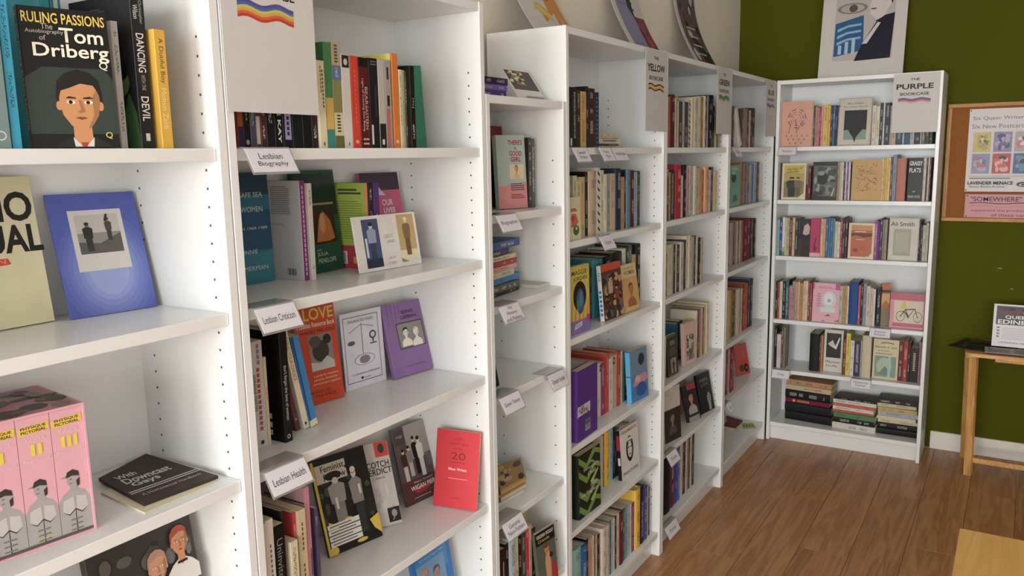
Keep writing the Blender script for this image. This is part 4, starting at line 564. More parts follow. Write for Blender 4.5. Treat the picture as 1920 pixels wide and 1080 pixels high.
ART['lesbian'] = dict(f=[*[pg('#8450a0', (.02+.1*i, .98), (.05+.1*i, .98), (.02+.1*i-.02, .62), (-.005+.1*i, .62)) for i in range(1, 5)], tx('#3a2450', 'BEING', .62, .86, .3, .05, .02), tx('#3a2450', 'LESBIAN', .64, .79, .4, .05, .02), rc('#3a3444', .27, .36, .95, .72), rc('#8a8a84', .29, .375, .93, .705), *bust(.48, .58, .13, '#e8ded2', '#2a2624', '#ece4da', .72), *bust(.74, .56, .13, '#ece4da', '#d8ccb0', '#e8e0d6', .72), tx('#6a2f86', 'a study of identity', .55, .12, .56, .025)])
ART['redfoot'] = dict(s=[rc('#b8342c', .78, 0, .95, 1), *[rc('#6a6258', .25+.04*i, .4, .25+.04*i+.025, .6) for i in range(8)]])
ART['purplefoot'] = dict(s=[rc('#7a5a9a', .74, 0, 1, 1), *[rc('#6a6258', .2+.04*i, .4, .2+.04*i+.025, .6) for i in range(9)]])
ART['uninvited'] = dict(s=[tx('#8a8a8e', 'Uninvited', .32, .5, .4, .5), tx('#b8b4b0', 'Ann', .7, .5, .14, .6)])
ART['tan_text'] = dict(s=[*[rc('#6a5a3a', .12+.045*i, .42, .12+.045*i+.03, .6) for i in range(6)], *[rc('#6a5a3a', .5+.045*i, .42, .5+.045*i+.03, .6) for i in range(5)]])
ART['pink_lines'] = dict(b=[rc('#b08a90', 0, .55, 1, 1), *[rc('#4a3436', .3, .62+.05*i, 1, .635+.05*i) for i in range(6)]], s=[rc('#8a7aa0', .55, .6, .95, .95), rc('#3a3240', .5, .7, .72, .85)])
ART['feminist'] = dict(f=[*blobs(['#2a2a20', '#3a3a26', '#1d1d18', '#4a4420'], .05, .25, .95, .75, 40, .06, 5), pg('#d8b81c', (0, 0), (0, .98), (.045, .98), (.045, 0)), rc('#c9c2b4', .05, .74, .6, .93), tx('#1d0f1d', 'Feminist', .36, .88, .42, .065, .01), tx('#1d0f1d', 'Review', .38, .79, .4, .07, .01), *figure(.36, .26, .8, '#a09c98', '#8a8682', '#c9c0b8', '#14110f', .13), *figure(.7, .12, .82, '#8c8884', '#2a2c30', '#d0c8c0', '#14110f', .1), el('#14110f', .34, .79, .15, .045), el('#d8ccc0', .36, .735, .055, .035), el('#1c1814', .7, .845, .13, .03), el('#dcd2c8', .7, .79, .05, .033), rc('#e6ded4', .3, .44, .34, .56), rc('#d8d0c8', .74, .52, .78, .62), pg('#e0bc14', (.06, .2), (.1, .34), (.2, .3), (.3, .28), (.2, .22)), pg('#e0bc14', (.82, .22), (1, .26), (1, .04), (.88, .12)), el('#e0bc14', .1, .04, .08, .045), el('#e0bc14', .62, .05, .1, .02), el('#e0bc14', .45, .3, .08, .03), *[rc('#e6e2da', .06, .08+.06*i, .64, .13+.06*i) for i in range(4)], *[x for i in range(4) for x in lines('#5a5650', .1, .56, .092+.06*i, .118+.06*i, 1, .4, i)]])
ART['verdict'] = dict(f=[*blobs(['#d2cdc8', '#bdb8b2', '#c4c0ba'], .1, .1, .9, .7, 26, .08, 8), rc('#d2441c', .55, .82, .98, 1), el('#2a3a3a', .76, .92, .1, .06), tx('#23201f', 'SCOTCH', .52, .735, .82, .075, .008), tx('#23201f', 'VERDICT', .54, .65, .88, .075, .008), tx('#6a6662', 'a novel', .52, .575, .4, .025), rc('#141313', .6, .03, .98, .2), el('#9a9690', .8, .13, .09, .045), pg('#9a9690', (.72, .05), (.75, .05), (.84, .12), (.8, .12))])
ART['wigan'] = dict(f=[rc('#a29c96', .35, .55, 1, 1), rc('#5a3438', 0, 0, 1, .3), rc('#4a4444', .04, .78, .34, .96), tx('#b8b0ac', 'virago', .19, .88, .2, .05), *figure(.2, .3, .72, '#3a2c2c', '#c8bcb4', '#d8ccc4', '#1c1616', .08), *figure(.37, .34, .74, '#8a7e78', '#b8aca4', '#d8ccc4', '#1c1616', .08), *figure(.56, .34, .84, '#1c1818', '#1c1818', '#dcd0c8', '#14100f', .075), *figure(.7, .3, .82, '#dcd6d0', '#d4cec8', '#e0d4cc', '#14100f', .085), rc('#6a6464', .82, .4, 1, .58), tx('#d8ccc8', 'Beatrix Campbell', .62, .255, .56, .03), pg('#b8242c', (.3, .17), (.75, .2), (.85, .15), (.5, .1), (.35, .12)), tx('#f0eae4', 'WIGAN PIER', .58, .19, .74, .06, .01), rc('#4a5a3c', .5, .1, .95, .12), tx('#d8c0bc', 'revisited', .5, .065, .5, .02)])
ART['red20'] = dict(f=[tx('#a01c26', 'OLD', .52, .89, .2, .03), tx('#a01c26', 'ladies', .54, .83, .42, .03), tx('#9a1a24', 'of the', .52, .77, .2, .025), tx('#901822', '20', .53, .67, .34, .09), tx('#a01c26', 'century', .52, .585, .34, .03), tx('#f6dcd6', 'Mae West', .53, .5, .42, .035, .012), rc('#ee9a96', .33, .375, .77, .383), tx('#b02832', 'booklet', .5, .13, .24, .03)])
ART['blue_people'] = dict(f=[rc('#3a88d0', .1, .6, .9, .95), rc('#6aa0c8', .1, .1, .82, .8), *bust(.3, .66, .16, '#c98a78', '#b8847a', '#c9d0c8', .75), *bust(.58, .6, .16, '#b88a70', '#4a5080', '#d8a8a8', .75), tx('#8ac0e8', 'people', .5, .86, .6, .05)])
ART['good_girl'] = dict(f=[rc('#d98a86', 0, 0, 1, .24), pg('#d98a86', (0, .24), (0, .3), (1, .36), (1, .24)), tx('#b01a34', 'THERE\'S', .66, .9, .5, .07, .02), tx('#b01a34', 'A', .66, .82, .08, .04, .02), tx('#b01a34', 'GOOD', .66, .75, .44, .065, .02), tx('#b01a34', 'GIRL', .66, .67, .36, .065, .02), rc('#dccaa4', .42, .4, .92, .6), *bust(.66, .54, .1, '#c98a68', '#a8683c', '#d8b09a', .7), *lines('#3a4a48', .42, .9, .24, .35, 4, .4), *lines('#8a3440', .42, .9, .13, .2, 3, .4)])
ART['wolf'] = dict(f=[rc('#0f0f0f', 0, .76, 1, 1), tx('#e2dcd0', 'VIRGINIA WOOLF', .5, .92, .88, .07, .012), tx('#b8a23a', 'Orlando', .42, .83, .6, .06, .01), rc('#a8302c', .5, 0, 1, .3), pg('#c9946a', (.42, 0), (.4, .4), (.5, .62), (.62, .62), (.7, .38), (.66, 0)), el('#c07a48', .52, .64, .12, .09), el('#7a3f22', .5, .7, .13, .05), el('#2a221c', .74, .48, .1, .05)])
ART['flower'] = dict(f=[*lines('#a8442c', .2, .7, .66, .74, 2, .7), pg('#cf6a3c', (.2, .3), (.3, .62), (.6, .6), (.8, .4), (.5, .3)), el('#c8303a', .35, .5, .14, .08), el('#3f6a2c', .6, .22, .24, .12), el('#d8cfae', .62, .26, .08, .04)])
ART['afro'] = dict(f=[pg('#d6c23c', (0, .2), (0, .95), (1, .95), (1, .2)), tx('#2c3a1c', 'MAGGIE', .5, .9, .76, .07, .01), tx('#2c3a1c', 'JORDAN', .54, .8, .7, .08, .01), *[pg('#d88a2c', (.02+.2*i, .2), (.1+.2*i, .5), (.14+.2*i, .5), (.1+.2*i, .2)) for i in range(5)], el('#1a1416', .5, .55, .33, .22), el('#3a5a8a', .52, .47, .2, .19), el('#4a86b0', .56, .5, .09, .12), el('#3f8a4c', .42, .42, .07, .09), pg('#8a74b8', (0, 0), (0, .2), (1, .2), (1, 0)), pg('#d8d2de', (.2, .07), (.24, .14), (.6, .17), (.58, .1)), tx('#3a3044', 'NOVEL', .4, .12, .26, .035), el('#c02a8a', .9, .2, .1, .05)])
ART['collage'] = dict(s=[rc('#d8dce0', 0, 0, 1, 1), tx('#14181c', 'GOS', .2, .5, .16, .6), *[rc('#2f7fc0', .45+.08*i, .2, .5+.08*i, .8) for i in range(6)]], f=[rc('#d2401c', 0, .88, 1, 1), *blobs(['#8a5a34', '#3a2418', '#c49a68', '#6a2c1c', '#d8b48a', '#3f6a70', '#24160f'], .06, .06, .94, .82, 60, .09, 11), *figure(.38, .2, .8, '#c9a070', '#4a2c1c', '#d8b48a', '#2a1810', .1), *figure(.68, .12, .6, '#8a3a2c', '#3a2418', '#d8b48a', '#2a1810', .1)])
ART['tan_face'] = dict(f=[rc('#d8c08a', 0, .72, 1, 1), tx('#6a5a2c', 'novel of', .5, .92, .6, .05), tx('#5a4a24', 'WOMEN', .52, .82, .66, .09, .01), *bust(.52, .46, .26, '#b87c3c', '#8a4a1c', '#a8602c', .7), rc('#d8b878', .1, .02, .9, .1)], s=[rc('#14110f', .28, .1, .5, .9)])
ART['purple_band'] = dict(s=[rc('#cfc6ce', .5, 0, .66, 1), *blobs(['#6a5a70', '#a89ab0'], .51, .1, .65, .9, 14, .02, 2, 4), rc('#3a1c60', .02, 0, .05, 1), el('#4a2276', .92, .5, .01, .12)], f=[rc('#cfc6ce', 0, .36, .62, .5), *blobs(['#7a6a80', '#a89ab0', '#4f7a5a'], .04, .38, .58, .48, 16, .03, 4), rc('#8aa0a0', .35, .1, .62, .26), tx('#8a2a4c', 'LOVE', .48, .16, .2, .05), rc('#3f5a60', .37, .19, .6, .25)])
ART['blue_pink'] = dict(s=[rc('#4fb4ee', 0, 0, 1, 1), rc('#1c5a94', .48, 0, .5, 1), rc('#1c5a94', 0, 0, .015, 1)], f=[rc('#6a88a0', 0, .5, 1, 1), el('#1a2a44', .66, .78, .18, .12), pg('#c98aa0', (.1, .3), (.3, .48), (.9, .5), (1, .36), (.7, .3)), el('#e0a8a0', .4, .42, .16, .07), el('#1f5aa8', .6, .2, .3, .14)])
ART['stranger'] = dict(f=[*[pg('#6f9a34', (0, y), (.35, y-.16), (.75, y+.04), (1, y-.03), (1, y+.05), (.7, y+.13), (.35, y-.06), (0, y+.1)) for y in (.88, .66, .36, .12)], *[pg('#a8c46a', (.5, y), (.62, y-.04), (.9, y+.12), (.88, y+.15)) for y in (.2, .5)], tx('#e6e2d2', 'The', .58, .81, .2, .05), tx('#e6e2d2', 'Stranger\'s', .56, .73, .7, .06), tx('#e6e2d2', 'Child', .58, .64, .36, .06), tx('#e6e2d2', 'Alan', .68, .46, .34, .07), tx('#e6e2d2', 'Hollinghurst', .54, .34, .86, .08)], s=[pg('#6f9a34', (.1, 0), (.2, 1), (.32, 1), (.2, 0)), pg('#6f9a34', (.45, 0), (.58, 1), (.72, 1), (.6, 0)), pg('#6f9a34', (.78, 0), (.84, 1), (.92, 1), (.9, 0)), tx('#d8d8c8', 'Alan Hollinghurst', .55, .5, .42, .4), rc('#d8d4cc', .95, .2, .97, .8)])
ART['king'] = dict(f=[tx('#b0242c', 'FRAGMENTS', .5, .92, .84, .06, .015), el('#17130f', .5, .54, .2, .26), el('#e2ddd6', .5, .72, .15, .05), rc('#17130f', .36, .69, .64, .71), el('#d8d2ca', .5, .52, .12, .16), rc('#17130f', .4, .56, .48, .585), rc('#17130f', .53, .56, .61, .585), rc('#17130f', .45, .42, .56, .44), tx('#1c1816', 'FRANCIS KING', .5, .1, .82, .07)], s=[rc('#17130f', 0, 0, 1, 1), rc('#a8203c', .1, 0, .4, 1), rc('#e2ddd6', .55, .2, .7, .8)])
ART['dark_portrait'] = dict(f=[*frame('#6a5c48', .02, .02, .98, .98, .04, .03), *lines('#b9b0a0', .3, .8, .74, .86, 3, .4), rc('#4a4a2c', .2, .5, .85, .7), rc('#a8987c', .3, .06, .8, .42), *figure(.55, .06, .38, '#2a221c', '#2a221c', '#8a7a64', '#1d1713', .1)])
ART['pink_photo'] = dict(f=[rc('#8a7f74', .22, .1, .86, .7), *blobs(['#3a332e', '#5f564e', '#b0a498', '#d8ccc0'], .26, .14, .82, .66, 26, .06, 6), *figure(.5, .14, .66, '#cfc2b6', '#6a6058', '#d8ccc0', '#2a2420', .1)])
ART['grey_photo'] = dict(f=[rc('#2a2420', 0, 0, 1, .6), *bust(.5, .42, .2, '#8a7f76', '#3a302a', '#5a4f48', .62), el('#6a5f58', .5, .78, .02, .012)])
ART['man_shirt'] = dict(f=[rc('#b03a4c', .35, .84, 1, 1), *bust(.52, .62, .3, '#c48a54', '#1c1412', '#a9a6a2', .68), rc('#9a968f', .1, 0, .9, .12)])
ART['black_law'] = dict(f=[tx('#8a94a0', 'MAN', .5, .82, .56, .09), tx('#7a848e', 'LAW', .52, .7, .5, .08), *figure(.7, .02, .5, '#8a8e94', '#9a9ea4', '#c9c4be', '#4a4640', .13)])
ART['teal_cover'] = dict(f=[el('#16211f', .4, .7, .24, .12), el('#8ac8b4', .4, .82, .2, .05), pg('#1f6a54', (.3, .1), (.4, .3), (.7, .26), (.8, .14)), *lines('#d0e2d8', .2, .8, .88, .95, 2, .5)])
ART['red_cover'] = dict(f=[rc('#cf4a34', 0, 0, 1, .5), el('#5a3a2c', .4, .22, .2, .12), el('#1a1512', .74, .2, .16, .14), el('#8a6a58', .76, .2, .07, .06)])
ART['leaf'] = dict(f=blobs(['#8a857e', '#6a655e', '#bdb8b0'], .1, .1, .9, .9, 24, .09, 9))
ART['pink_lines_cover'] = dict(f=[*[('p', '#8a4f44', [(.5+.3*cos(a)*s_, .62+.22*sin(a)*s_), (.5+.3*cos(a+.5)*s_, .62+.22*sin(a+.5)*s_), (.5+.27*cos(a+.5)*s_, .62+.2*sin(a+.5)*s_), (.5+.27*cos(a)*s_, .62+.2*sin(a)*s_)]) for s_ in (1, .72, .45) for a in (0, .8, 1.7, 2.5, 3.4, 4.4, 5.3)], pg('#8a4f44', (.44, .6), (.5, .3), (.52, .3), (.47, .6)), pg('#8a4f44', (.7, .58), (.52, .36), (.54, .36), (.73, .58)), pg('#8a4f44', (.3, .5), (.24, .3), (.26, .3), (.32, .5)), *[rc('#b07060', .16+.17*i, .22, .2+.17*i, .26) for i in range(5)], *[rc('#b07060', .22+.17*i, .14, .27+.17*i, .18) for i in range(4)], *[rc('#b07060', .28+.18*i, .06, .33+.18*i, .1) for i in range(3)]])
ART['walker'] = dict(f=[*frame('#8a8478', .01, .01, .99, .99, .012, .008), tx('#2a2624', 'Alice Walker', .5, .885, .5, .04), tx('#2a2624', 'The Color Purple', .5, .81, .74, .04), rc('#14101a', .18, .12, .86, .74), pg('#7c9a8c', (.18, .12), (.18, .32), (.34, .34), (.52, .14), (.52, .12)), pg('#7c9a8c', (.86, .12), (.86, .32), (.72, .34), (.54, .14), (.52, .12)), pg('#0c0d10', (.3, .34), (.5, .13), (.76, .34), (.6, .42), (.42, .42)), pg('#0a0a0c', (.48, .14), (.56, .14), (.52, .06))])
ART['yellow_frame'] = dict(f=[rc('#b8a050', .09, .06, .93, .94), rc('#cdb43c', .09, .72, .93, .94), rc('#8a7850', .09, .06, .93, .5), tx('#2a2418', 'THE WELL OF', .52, .84, .66, .05, .01, .12), tx('#2a2418', 'LONELINESS', .44, .76, .52, .05, .01, .12), *figure(.42, .08, .62, '#2a3038', '#1d2024', '#c8a070', '#3a2c1c', .2), *figure(.68, .1, .62, '#7a6a4c', '#6a5a40', '#d0a878', '#5a4428', .14), pg('#ddd3ae', (.7, .06), (.93, .18), (.93, .06))])
ART['dark_wave'] = dict(f=[rc('#5f625e', .05, .06, .97, .9), *blobs(['#2a2c2a', '#7c807a', '#404440', '#8f948e'], .1, .12, .9, .86, 34, .1, 13), el('#14161a', .42, .56, .22, .16), el('#8a8f8a', .36, .7, .14, .06), rc('#17251c', 0, 0, 1, .1), pg('#c9bfa8', (.78, .1), (.9, .32), (.93, .32), (.84, .1))])
ART['gold_dots'] = dict(f=[*[el('#7a5a28', .15+.7*random.Random(i).random(), .2+.7*random.Random(i+50).random(), .025, .012) for i in range(46)], *lines('#8a6a34', .2, .85, .62, .74, 3, .2), pg('#4a3418', (.75, .54), (.83, .56), (.83, .52)), pg('#4a3418', (.7, .44), (.78, .46), (.78, .42))])
ART['grassy'] = dict(f=[tx('#e8e8e2', 'GRASSY', .5, .87, .86, .1, .02), tx('#e8e8e2', 'FLATS', .46, .71, .76, .1, .02), tx('#c9cdc8', 'PENNY HAYES', .48, .1, .8, .06), el('#8a9088', .45, .22, .1, .02)])
ART['dark_hand'] = dict(f=[pg('#c9a8a8', (.5, .6), (.6, .86), (.8, .9), (1, .78), (.95, .6), (.7, .56)), el('#17101a', .5, .9, .3, .08), rc('#3a1a22', 0, 0, .5, .45), rc('#2f3a34', 0, .6, .3, 1)])
ART['magenta'] = dict(f=[rc('#e0a8b4', 0, 0, 1, .1), rc('#9a1440', .85, .1, 1, 1), pg('#5a1030', (.45, .2), (.35, .3), (.55, .5), (.65, .5), (.5, .3), (.65, .24), (.6, .16)), el('#5a1030', .5, .2, .16, .06)])
ART['orange_frame'] = dict(f=[rc('#b8582a', .1, .06, .92, .94), rc('#c48a48', .1, .8, .92, .94), pg('#5a2018', (.1, .62), (.3, .66), (.6, .6), (.92, .64), (.92, .72), (.1, .72)), *lines('#e0c49a', .24, .76, .74, .78, 1, .7), *lines('#d8b088', .3, .7, .52, .56, 1, .6), el('#c8402a', .6, .3, .14, .05), el('#7a2c18', .3, .24, .1, .05), pg('#dccba8', (.7, .06), (.92, .16), (.92, .06)), el('#6a8a4c', .8, .1, .06, .03)])
ART['ali'] = dict(f=[*frame('#9a958a', .01, .01, .99, .99, .012, .008), tx('#2a2826', 'Ali Smith', .45, .86, .78, .1, .004), rc('#9a9c84', .17, .12, .75, .74), rc('#a4a68c', .24, .2, .68, .66)])
ART['pink_bust'] = dict(f=[rc('#cf3a84', .84, .84, 1, 1), rc('#cf3a84', 0, .84, .06, 1), *lines('#c06a86', .2, .8, .86, .92, 2, .4), el('#cfcdd6', .62, .58, .26, .22), el('#e2dfe6', .6, .6, .17, .16), el('#a8a4b4', .62, .56, .07, .05), rc('#cfd6d2', .3, .26, .86, .38), *[rc('#b0809a', .17, .4+.06*i, .3, .43+.06*i) for i in range(6)], pg('#b83a5c', (.46, .16), (.7, .16), (.62, .22)), pg('#c05a72', (.36, .02), (.5, .02), (.44, .06)), pg('#c05a72', (.82, .04), (1, .02), (1, .1))])
ART['tan_hill'] = dict(f=[rc('#4a2a34', 0, .78, 1, .84), pg('#8a7a64', (0, 0), (0, .32), (.5, .42), (1, .36), (1, 0)), pg('#d8a468', (0, .45), (.5, .6), (1, .5), (1, .75), (0, .75))])
ART['bicycle'] = dict(f=[rc('#b84a60', 0, .8, 1, 1), rc('#cfc0a4', .12, .16, .97, .78), *[x for cx in (.32, .82) for x in (el('#4a3a34', cx, .34, .13, .15), el('#cfc0a4', cx, .34, .115, .132), el('#4a3a34', cx, .34, .02, .024))], pg('#2a221e', (.3, .33), (.45, .55), (.74, .58), (.82, .34), (.8, .34), (.72, .55), (.46, .52), (.33, .33)), pg('#2a221e', (.44, .54), (.56, .32), (.72, .56), (.7, .56), (.56, .36), (.47, .54)), pg('#c9b43c', (.32, .56), (.36, .74), (.46, .74), (.48, .56)), pg('#1d1816', (.42, .5), (.5, .44), (.58, .3), (.54, .3), (.46, .42), (.36, .5)), el('#d0a078', .42, .77, .03, .04), rc('#b84a60', .1, .05, .98, .14)])
ART['bw_dancer'] = dict(f=[rc('#14110f', .12, .34, .9, .92), pg('#d8d2ca', (.2, .66), (.45, .76), (.6, .62), (.8, .84), (.84, .8), (.66, .54), (.4, .6)), el('#c9c2ba', .4, .66, .12, .06), tx('#2a2624', 'Maureen', .5, .24, .74, .06), tx('#2a2624', 'Duffy', .46, .14, .6, .06)])
ART['elizabeth'] = dict(f=[rc('#7c9a84', .08, .06, .92, .58), el('#a8bca0', .46, .32, .3, .22), pg('#6a8a70', (.2, .1), (.5, .34), (.8, .1)), rc('#9ac0c0', .6, .06, .72, .58), tx('#2a2c28', 'Elizabeth A. Lynn', .5, .8, .84, .055, .01), tx('#3a3c34', 'a novel', .4, .72, .4, .04), el('#4a4c40', .55, .9, .25, .03), el('#d4c49c', .55, .885, .22, .025), *lines('#6a6a58', .1, .9, .62, .66, 1, .4)])
TAGS = dict(pk=[rc('#3a1a5a', .74, 0, 1, 1)], gt=[*[rc('#b8983a', .5+.05*i, .4, .53+.05*i, .6) for i in range(4)], el('#a8a09a', .93, .5, .03, .25)], lb=[rc('#c9b8a4', .62, .1, .95, .8)], kay=[tx('#e8e8e8', 'JACKIE KAY', .58, .5, .72, .55, .02), rc('#e0e0e0', .8, -.6, .92, -.3)], lav=[rc('#a89ad0', .4, .2, .9, .85), *[rc('#2a2448', .45+.06*i, .4, .49+.06*i, .65) for i in range(7)]], pinkmark=[rc('#c9a0a8', .2, .4, .7, .62)],
  wl=[rc('#d8d4cc', .84, .2, .97, .8)], wl2=[rc('#d8d8d0', .04, .3, .36, .7), *[rc('#6a7a70', .5+.06*i, .3, .53+.06*i, .7) for i in range(5)], el('#d0d0cc', .93, .5, .02, .12)], dots=[el('#8a94c0', .1+.08*i, .5, .012, .15) for i in range(11)], zig=[pg('#1d1916', (.04+.12*i, .15), (.1+.12*i, .85), (.13+.12*i, .8), (.09+.12*i, .2)) for i in range(8)], hb=[], bwtop=[rc('#1f1c1a', .03, .1, .16, .9), el('#c9c2ba', .09, .5, .03, .2)],
  redbot=[rc('#7a1c18', .55, 0, 1, 1)], pat=blobs(['#a85a48', '#d8a088', '#8a4a44'], .03, .05, .97, .95, 40, .02, 21, 9), colbot=[rc('#d8a83a', .78, 0, .9, 1), rc('#3a8a6a', .9, 0, 1, 1)], jose=[*[rc('#a8d0e8', .26+.045*i, .2+.1*(i % 3), .29+.045*i, .85) for i in range(7)], el('#d8e0e8', .86, .5, .02, .1)], brownhead=[rc('#4a2f20', 0, 0, .42, 1), *blobs(['#c9a078', '#8a5a3c', '#1d1410'], .03, .1, .4, .9, 14, .03, 6, 5)], goldtxt=[*[rc('#b8a878', .14+.06*i, .35, .18+.06*i, .65) for i in range(9)]],
  redtxt=[rc('#a8322c', .1, .75, .9, .85), *[rc('#4a443c', .2+.05*i, .3, .23+.05*i, .6) for i in range(12)]], mark=[*[rc('#b8b4ac', .2+.05*i, .35, .23+.05*i, .65) for i in range(9)], el('#a8a49c', .12, .5, .03, .3)], gold=[*[rc('#c9a04a', .28+.04*i, .3, .305+.04*i, .7) for i in range(7)], el('#d8b85a', .2, .5, .03, .3)])

# ------------------------------------------------------------------ names for the labels
CN = [('black', '#121212'), ('charcoal', '#2e2c2c'), ('white', '#e2deda'), ('pale grey', '#bdb8b2'), ('grey', '#8c8884'), ('cream', '#d9d0b4'), ('beige', '#c9b292'), ('tan', '#b88a58'), ('brown', '#6a4830'), ('dark brown', '#36221a'), ('maroon', '#5a1820'), ('red', '#b8242c'), ('orange', '#d2602a'), ('peach', '#dba884'), ('yellow', '#dcbc2c'), ('gold', '#b8903c'), ('olive', '#7c7840'), ('green', '#3f8050'), ('dark green', '#1c3a2c'), ('sage green', '#94a08c'), ('teal', '#2a8a90'), ('dark teal', '#12303a'), ('pale blue', '#98bcd0'), ('blue', '#2f74b0'), ('slate blue', '#62789a'), ('navy', '#1a2444'), ('purple', '#5a3088'), ('dark purple', '#2a1c36'), ('lilac', '#b0a0c8'), ('pink', '#d898a4'), ('rose', '#b8687c'), ('crimson', '#b0184c')]
def cname(h):
    a = [int(h[i:i+2], 16) for i in (1, 3, 5)]
    return min(CN, key=lambda n: sum((x-int(n[1][i:i+2], 16))**2 for x, i in zip(a, (1, 3, 5))))[0]
ORD = 'first second third fourth fifth sixth seventh eighth ninth tenth eleventh twelfth thirteenth fourteenth fifteenth sixteenth seventeenth eighteenth nineteenth twentieth'.split()
ORD += ['twenty-'+x for x in ORD[:9]] + ['thirtieth'] + ['thirty-'+x for x in ORD[:9]] + ['fortieth']
REF = dict(A='far window', B='pink-box bookcase', C='rainbow-sign bookcase', Y='narrow bookcase', G='yellow-sign bookcase', U='green-sign bookcase', P='blue-sign bookcase')
SHN = ['top', 'second', 'third', 'fourth', 'fifth', 'bottom']
KL = dict(flowerphoto='', driberg='black paperback with cream lettering over a painted dark-haired man', dancing='tall charcoal hardback with white spine title and green-tinted man', dutiful='bright yellow paperback spine at the end of its row', teal_q='grey-teal paperback spine with a small white logo at its foot', pale_head='teal spine with a pale patch behind the black portrait paperback',
 cream_ual='cream paperback with huge rounded black lettering and orange strip', blue_photo='blue booklet with a black-and-white photograph stuck on its cover', cook='large dark book showing men in white jackets under grey lettering', orange_title='cream spine with orange lettering beside a green spine', green_yellow_teal='tall spine of green, yellow and teal blocks', olive_bands='tall olive spine with beige, blue and cream bands', white_photo='white spine topped by a small dark photograph', plain_penguin='red-orange paperback spine with a pale oval mark', bear='dark red spine with pale vertical lettering', white_lab='black spine bearing a narrow white library label', half_black='pale grey spine with a black lower end', half_pink='grey spine with a pink lower half', yellow_side='orange spine with a yellow and white side', teal_face='teal-green book leaning behind the last black spine', sea_women='teal-blue paperback with widely spaced pale capitals', white_back='white-backed book with a purple spine and a barcode', green_orange='dark green cover with an orange figure picture', lime_back='lime green back cover with red foot and barcode', pink_white='pink cover with white capitals and a dark purple top', two_photos='white card with a blue and a sepia full-length photograph',
 grey_red_title='pale grey spine with long reddish lettering', black_spine_text='thick black paperback with white spine lettering and labels', loving='cream paperback leaning with red spine lettering', blue_spine='blue spine with yellow foot leaning on a cream book', love='orange book with yellow capitals and a round dark photograph', scales='white booklet with a line drawing of weighing scales', lesbian='purple book with a drawing of two smiling people', redfoot='pale spine with a red lower end', purplefoot='pale spine with a purple lower end', uninvited='black spine with large grey lettering', tan_text='tan spine with two short vertical lines of lettering', pink_lines='tall pink book with dark ruled lines on its side', feminist='journal with two women in hats and yellow flowers', verdict='grey paperback with black capitals and an orange corner stamp', wigan='maroon-and-grey paperback with a group photograph of four people', red20='plain red booklet with a large number on its cover', blue_people='bright blue book showing two people, on the shelf below',
 good_girl='pale green and pink paperback with red hand-drawn capitals', wolf='paperback with a black title panel over a painted figure', flower='cream booklet with an orange and green flower drawing', afro='yellow-green paperback with a blue-faced portrait and lilac foot', collage='brown collage cover with a white spine and orange top', tan_face='tan paperback with a brown painted face', purple_band='thick purple hardback with a pale patterned band', blue_pink='light blue hardback with a pink shape on its cover', stranger='black hardback with swirling green leaves and white lettering', king='white paperback with a black bearded face drawing', dark_portrait='dark framed paperback leaning in front of black spines', pink_photo='pale pink paperback with a grey photograph', grey_photo='pale booklet with a dark photograph on its lower half', man_shirt='paperback cover with a dark-haired man in a pale shirt', black_law='black paperback with a pale standing figure', teal_cover='mint green cover with a dark shape', red_cover='coral red paperback leaning beside maroon spines', leaf='grey mottled leaflet leaning inside the bottom compartment', pink_lines_cover='salmon pink cover with a brown line drawing', walker='pale cover with a black panel and pointed collar shape', yellow_frame='cream-edged paperback with a yellow painted couple', dark_wave='dark grey cover with swirling shapes', gold_dots='gold-brown cover scattered with small dark marks', grassy='black paperback with tall white capitals', dark_hand='nearly black cover with a pale hand', magenta='magenta cover with a curling dark drawing', orange_frame='cream-edged orange paperback with a dark stripe', ali='pale grey cover with a plain grey-green panel', pink_bust='pink cover with a pale grey head', tan_hill='tan cover with a stony hill picture', bicycle='wide pink cover with a cyclist on a bicycle', bw_dancer='white paperback with a black-and-white dancer photograph', elizabeth='cream cover with a pale green landscape panel')

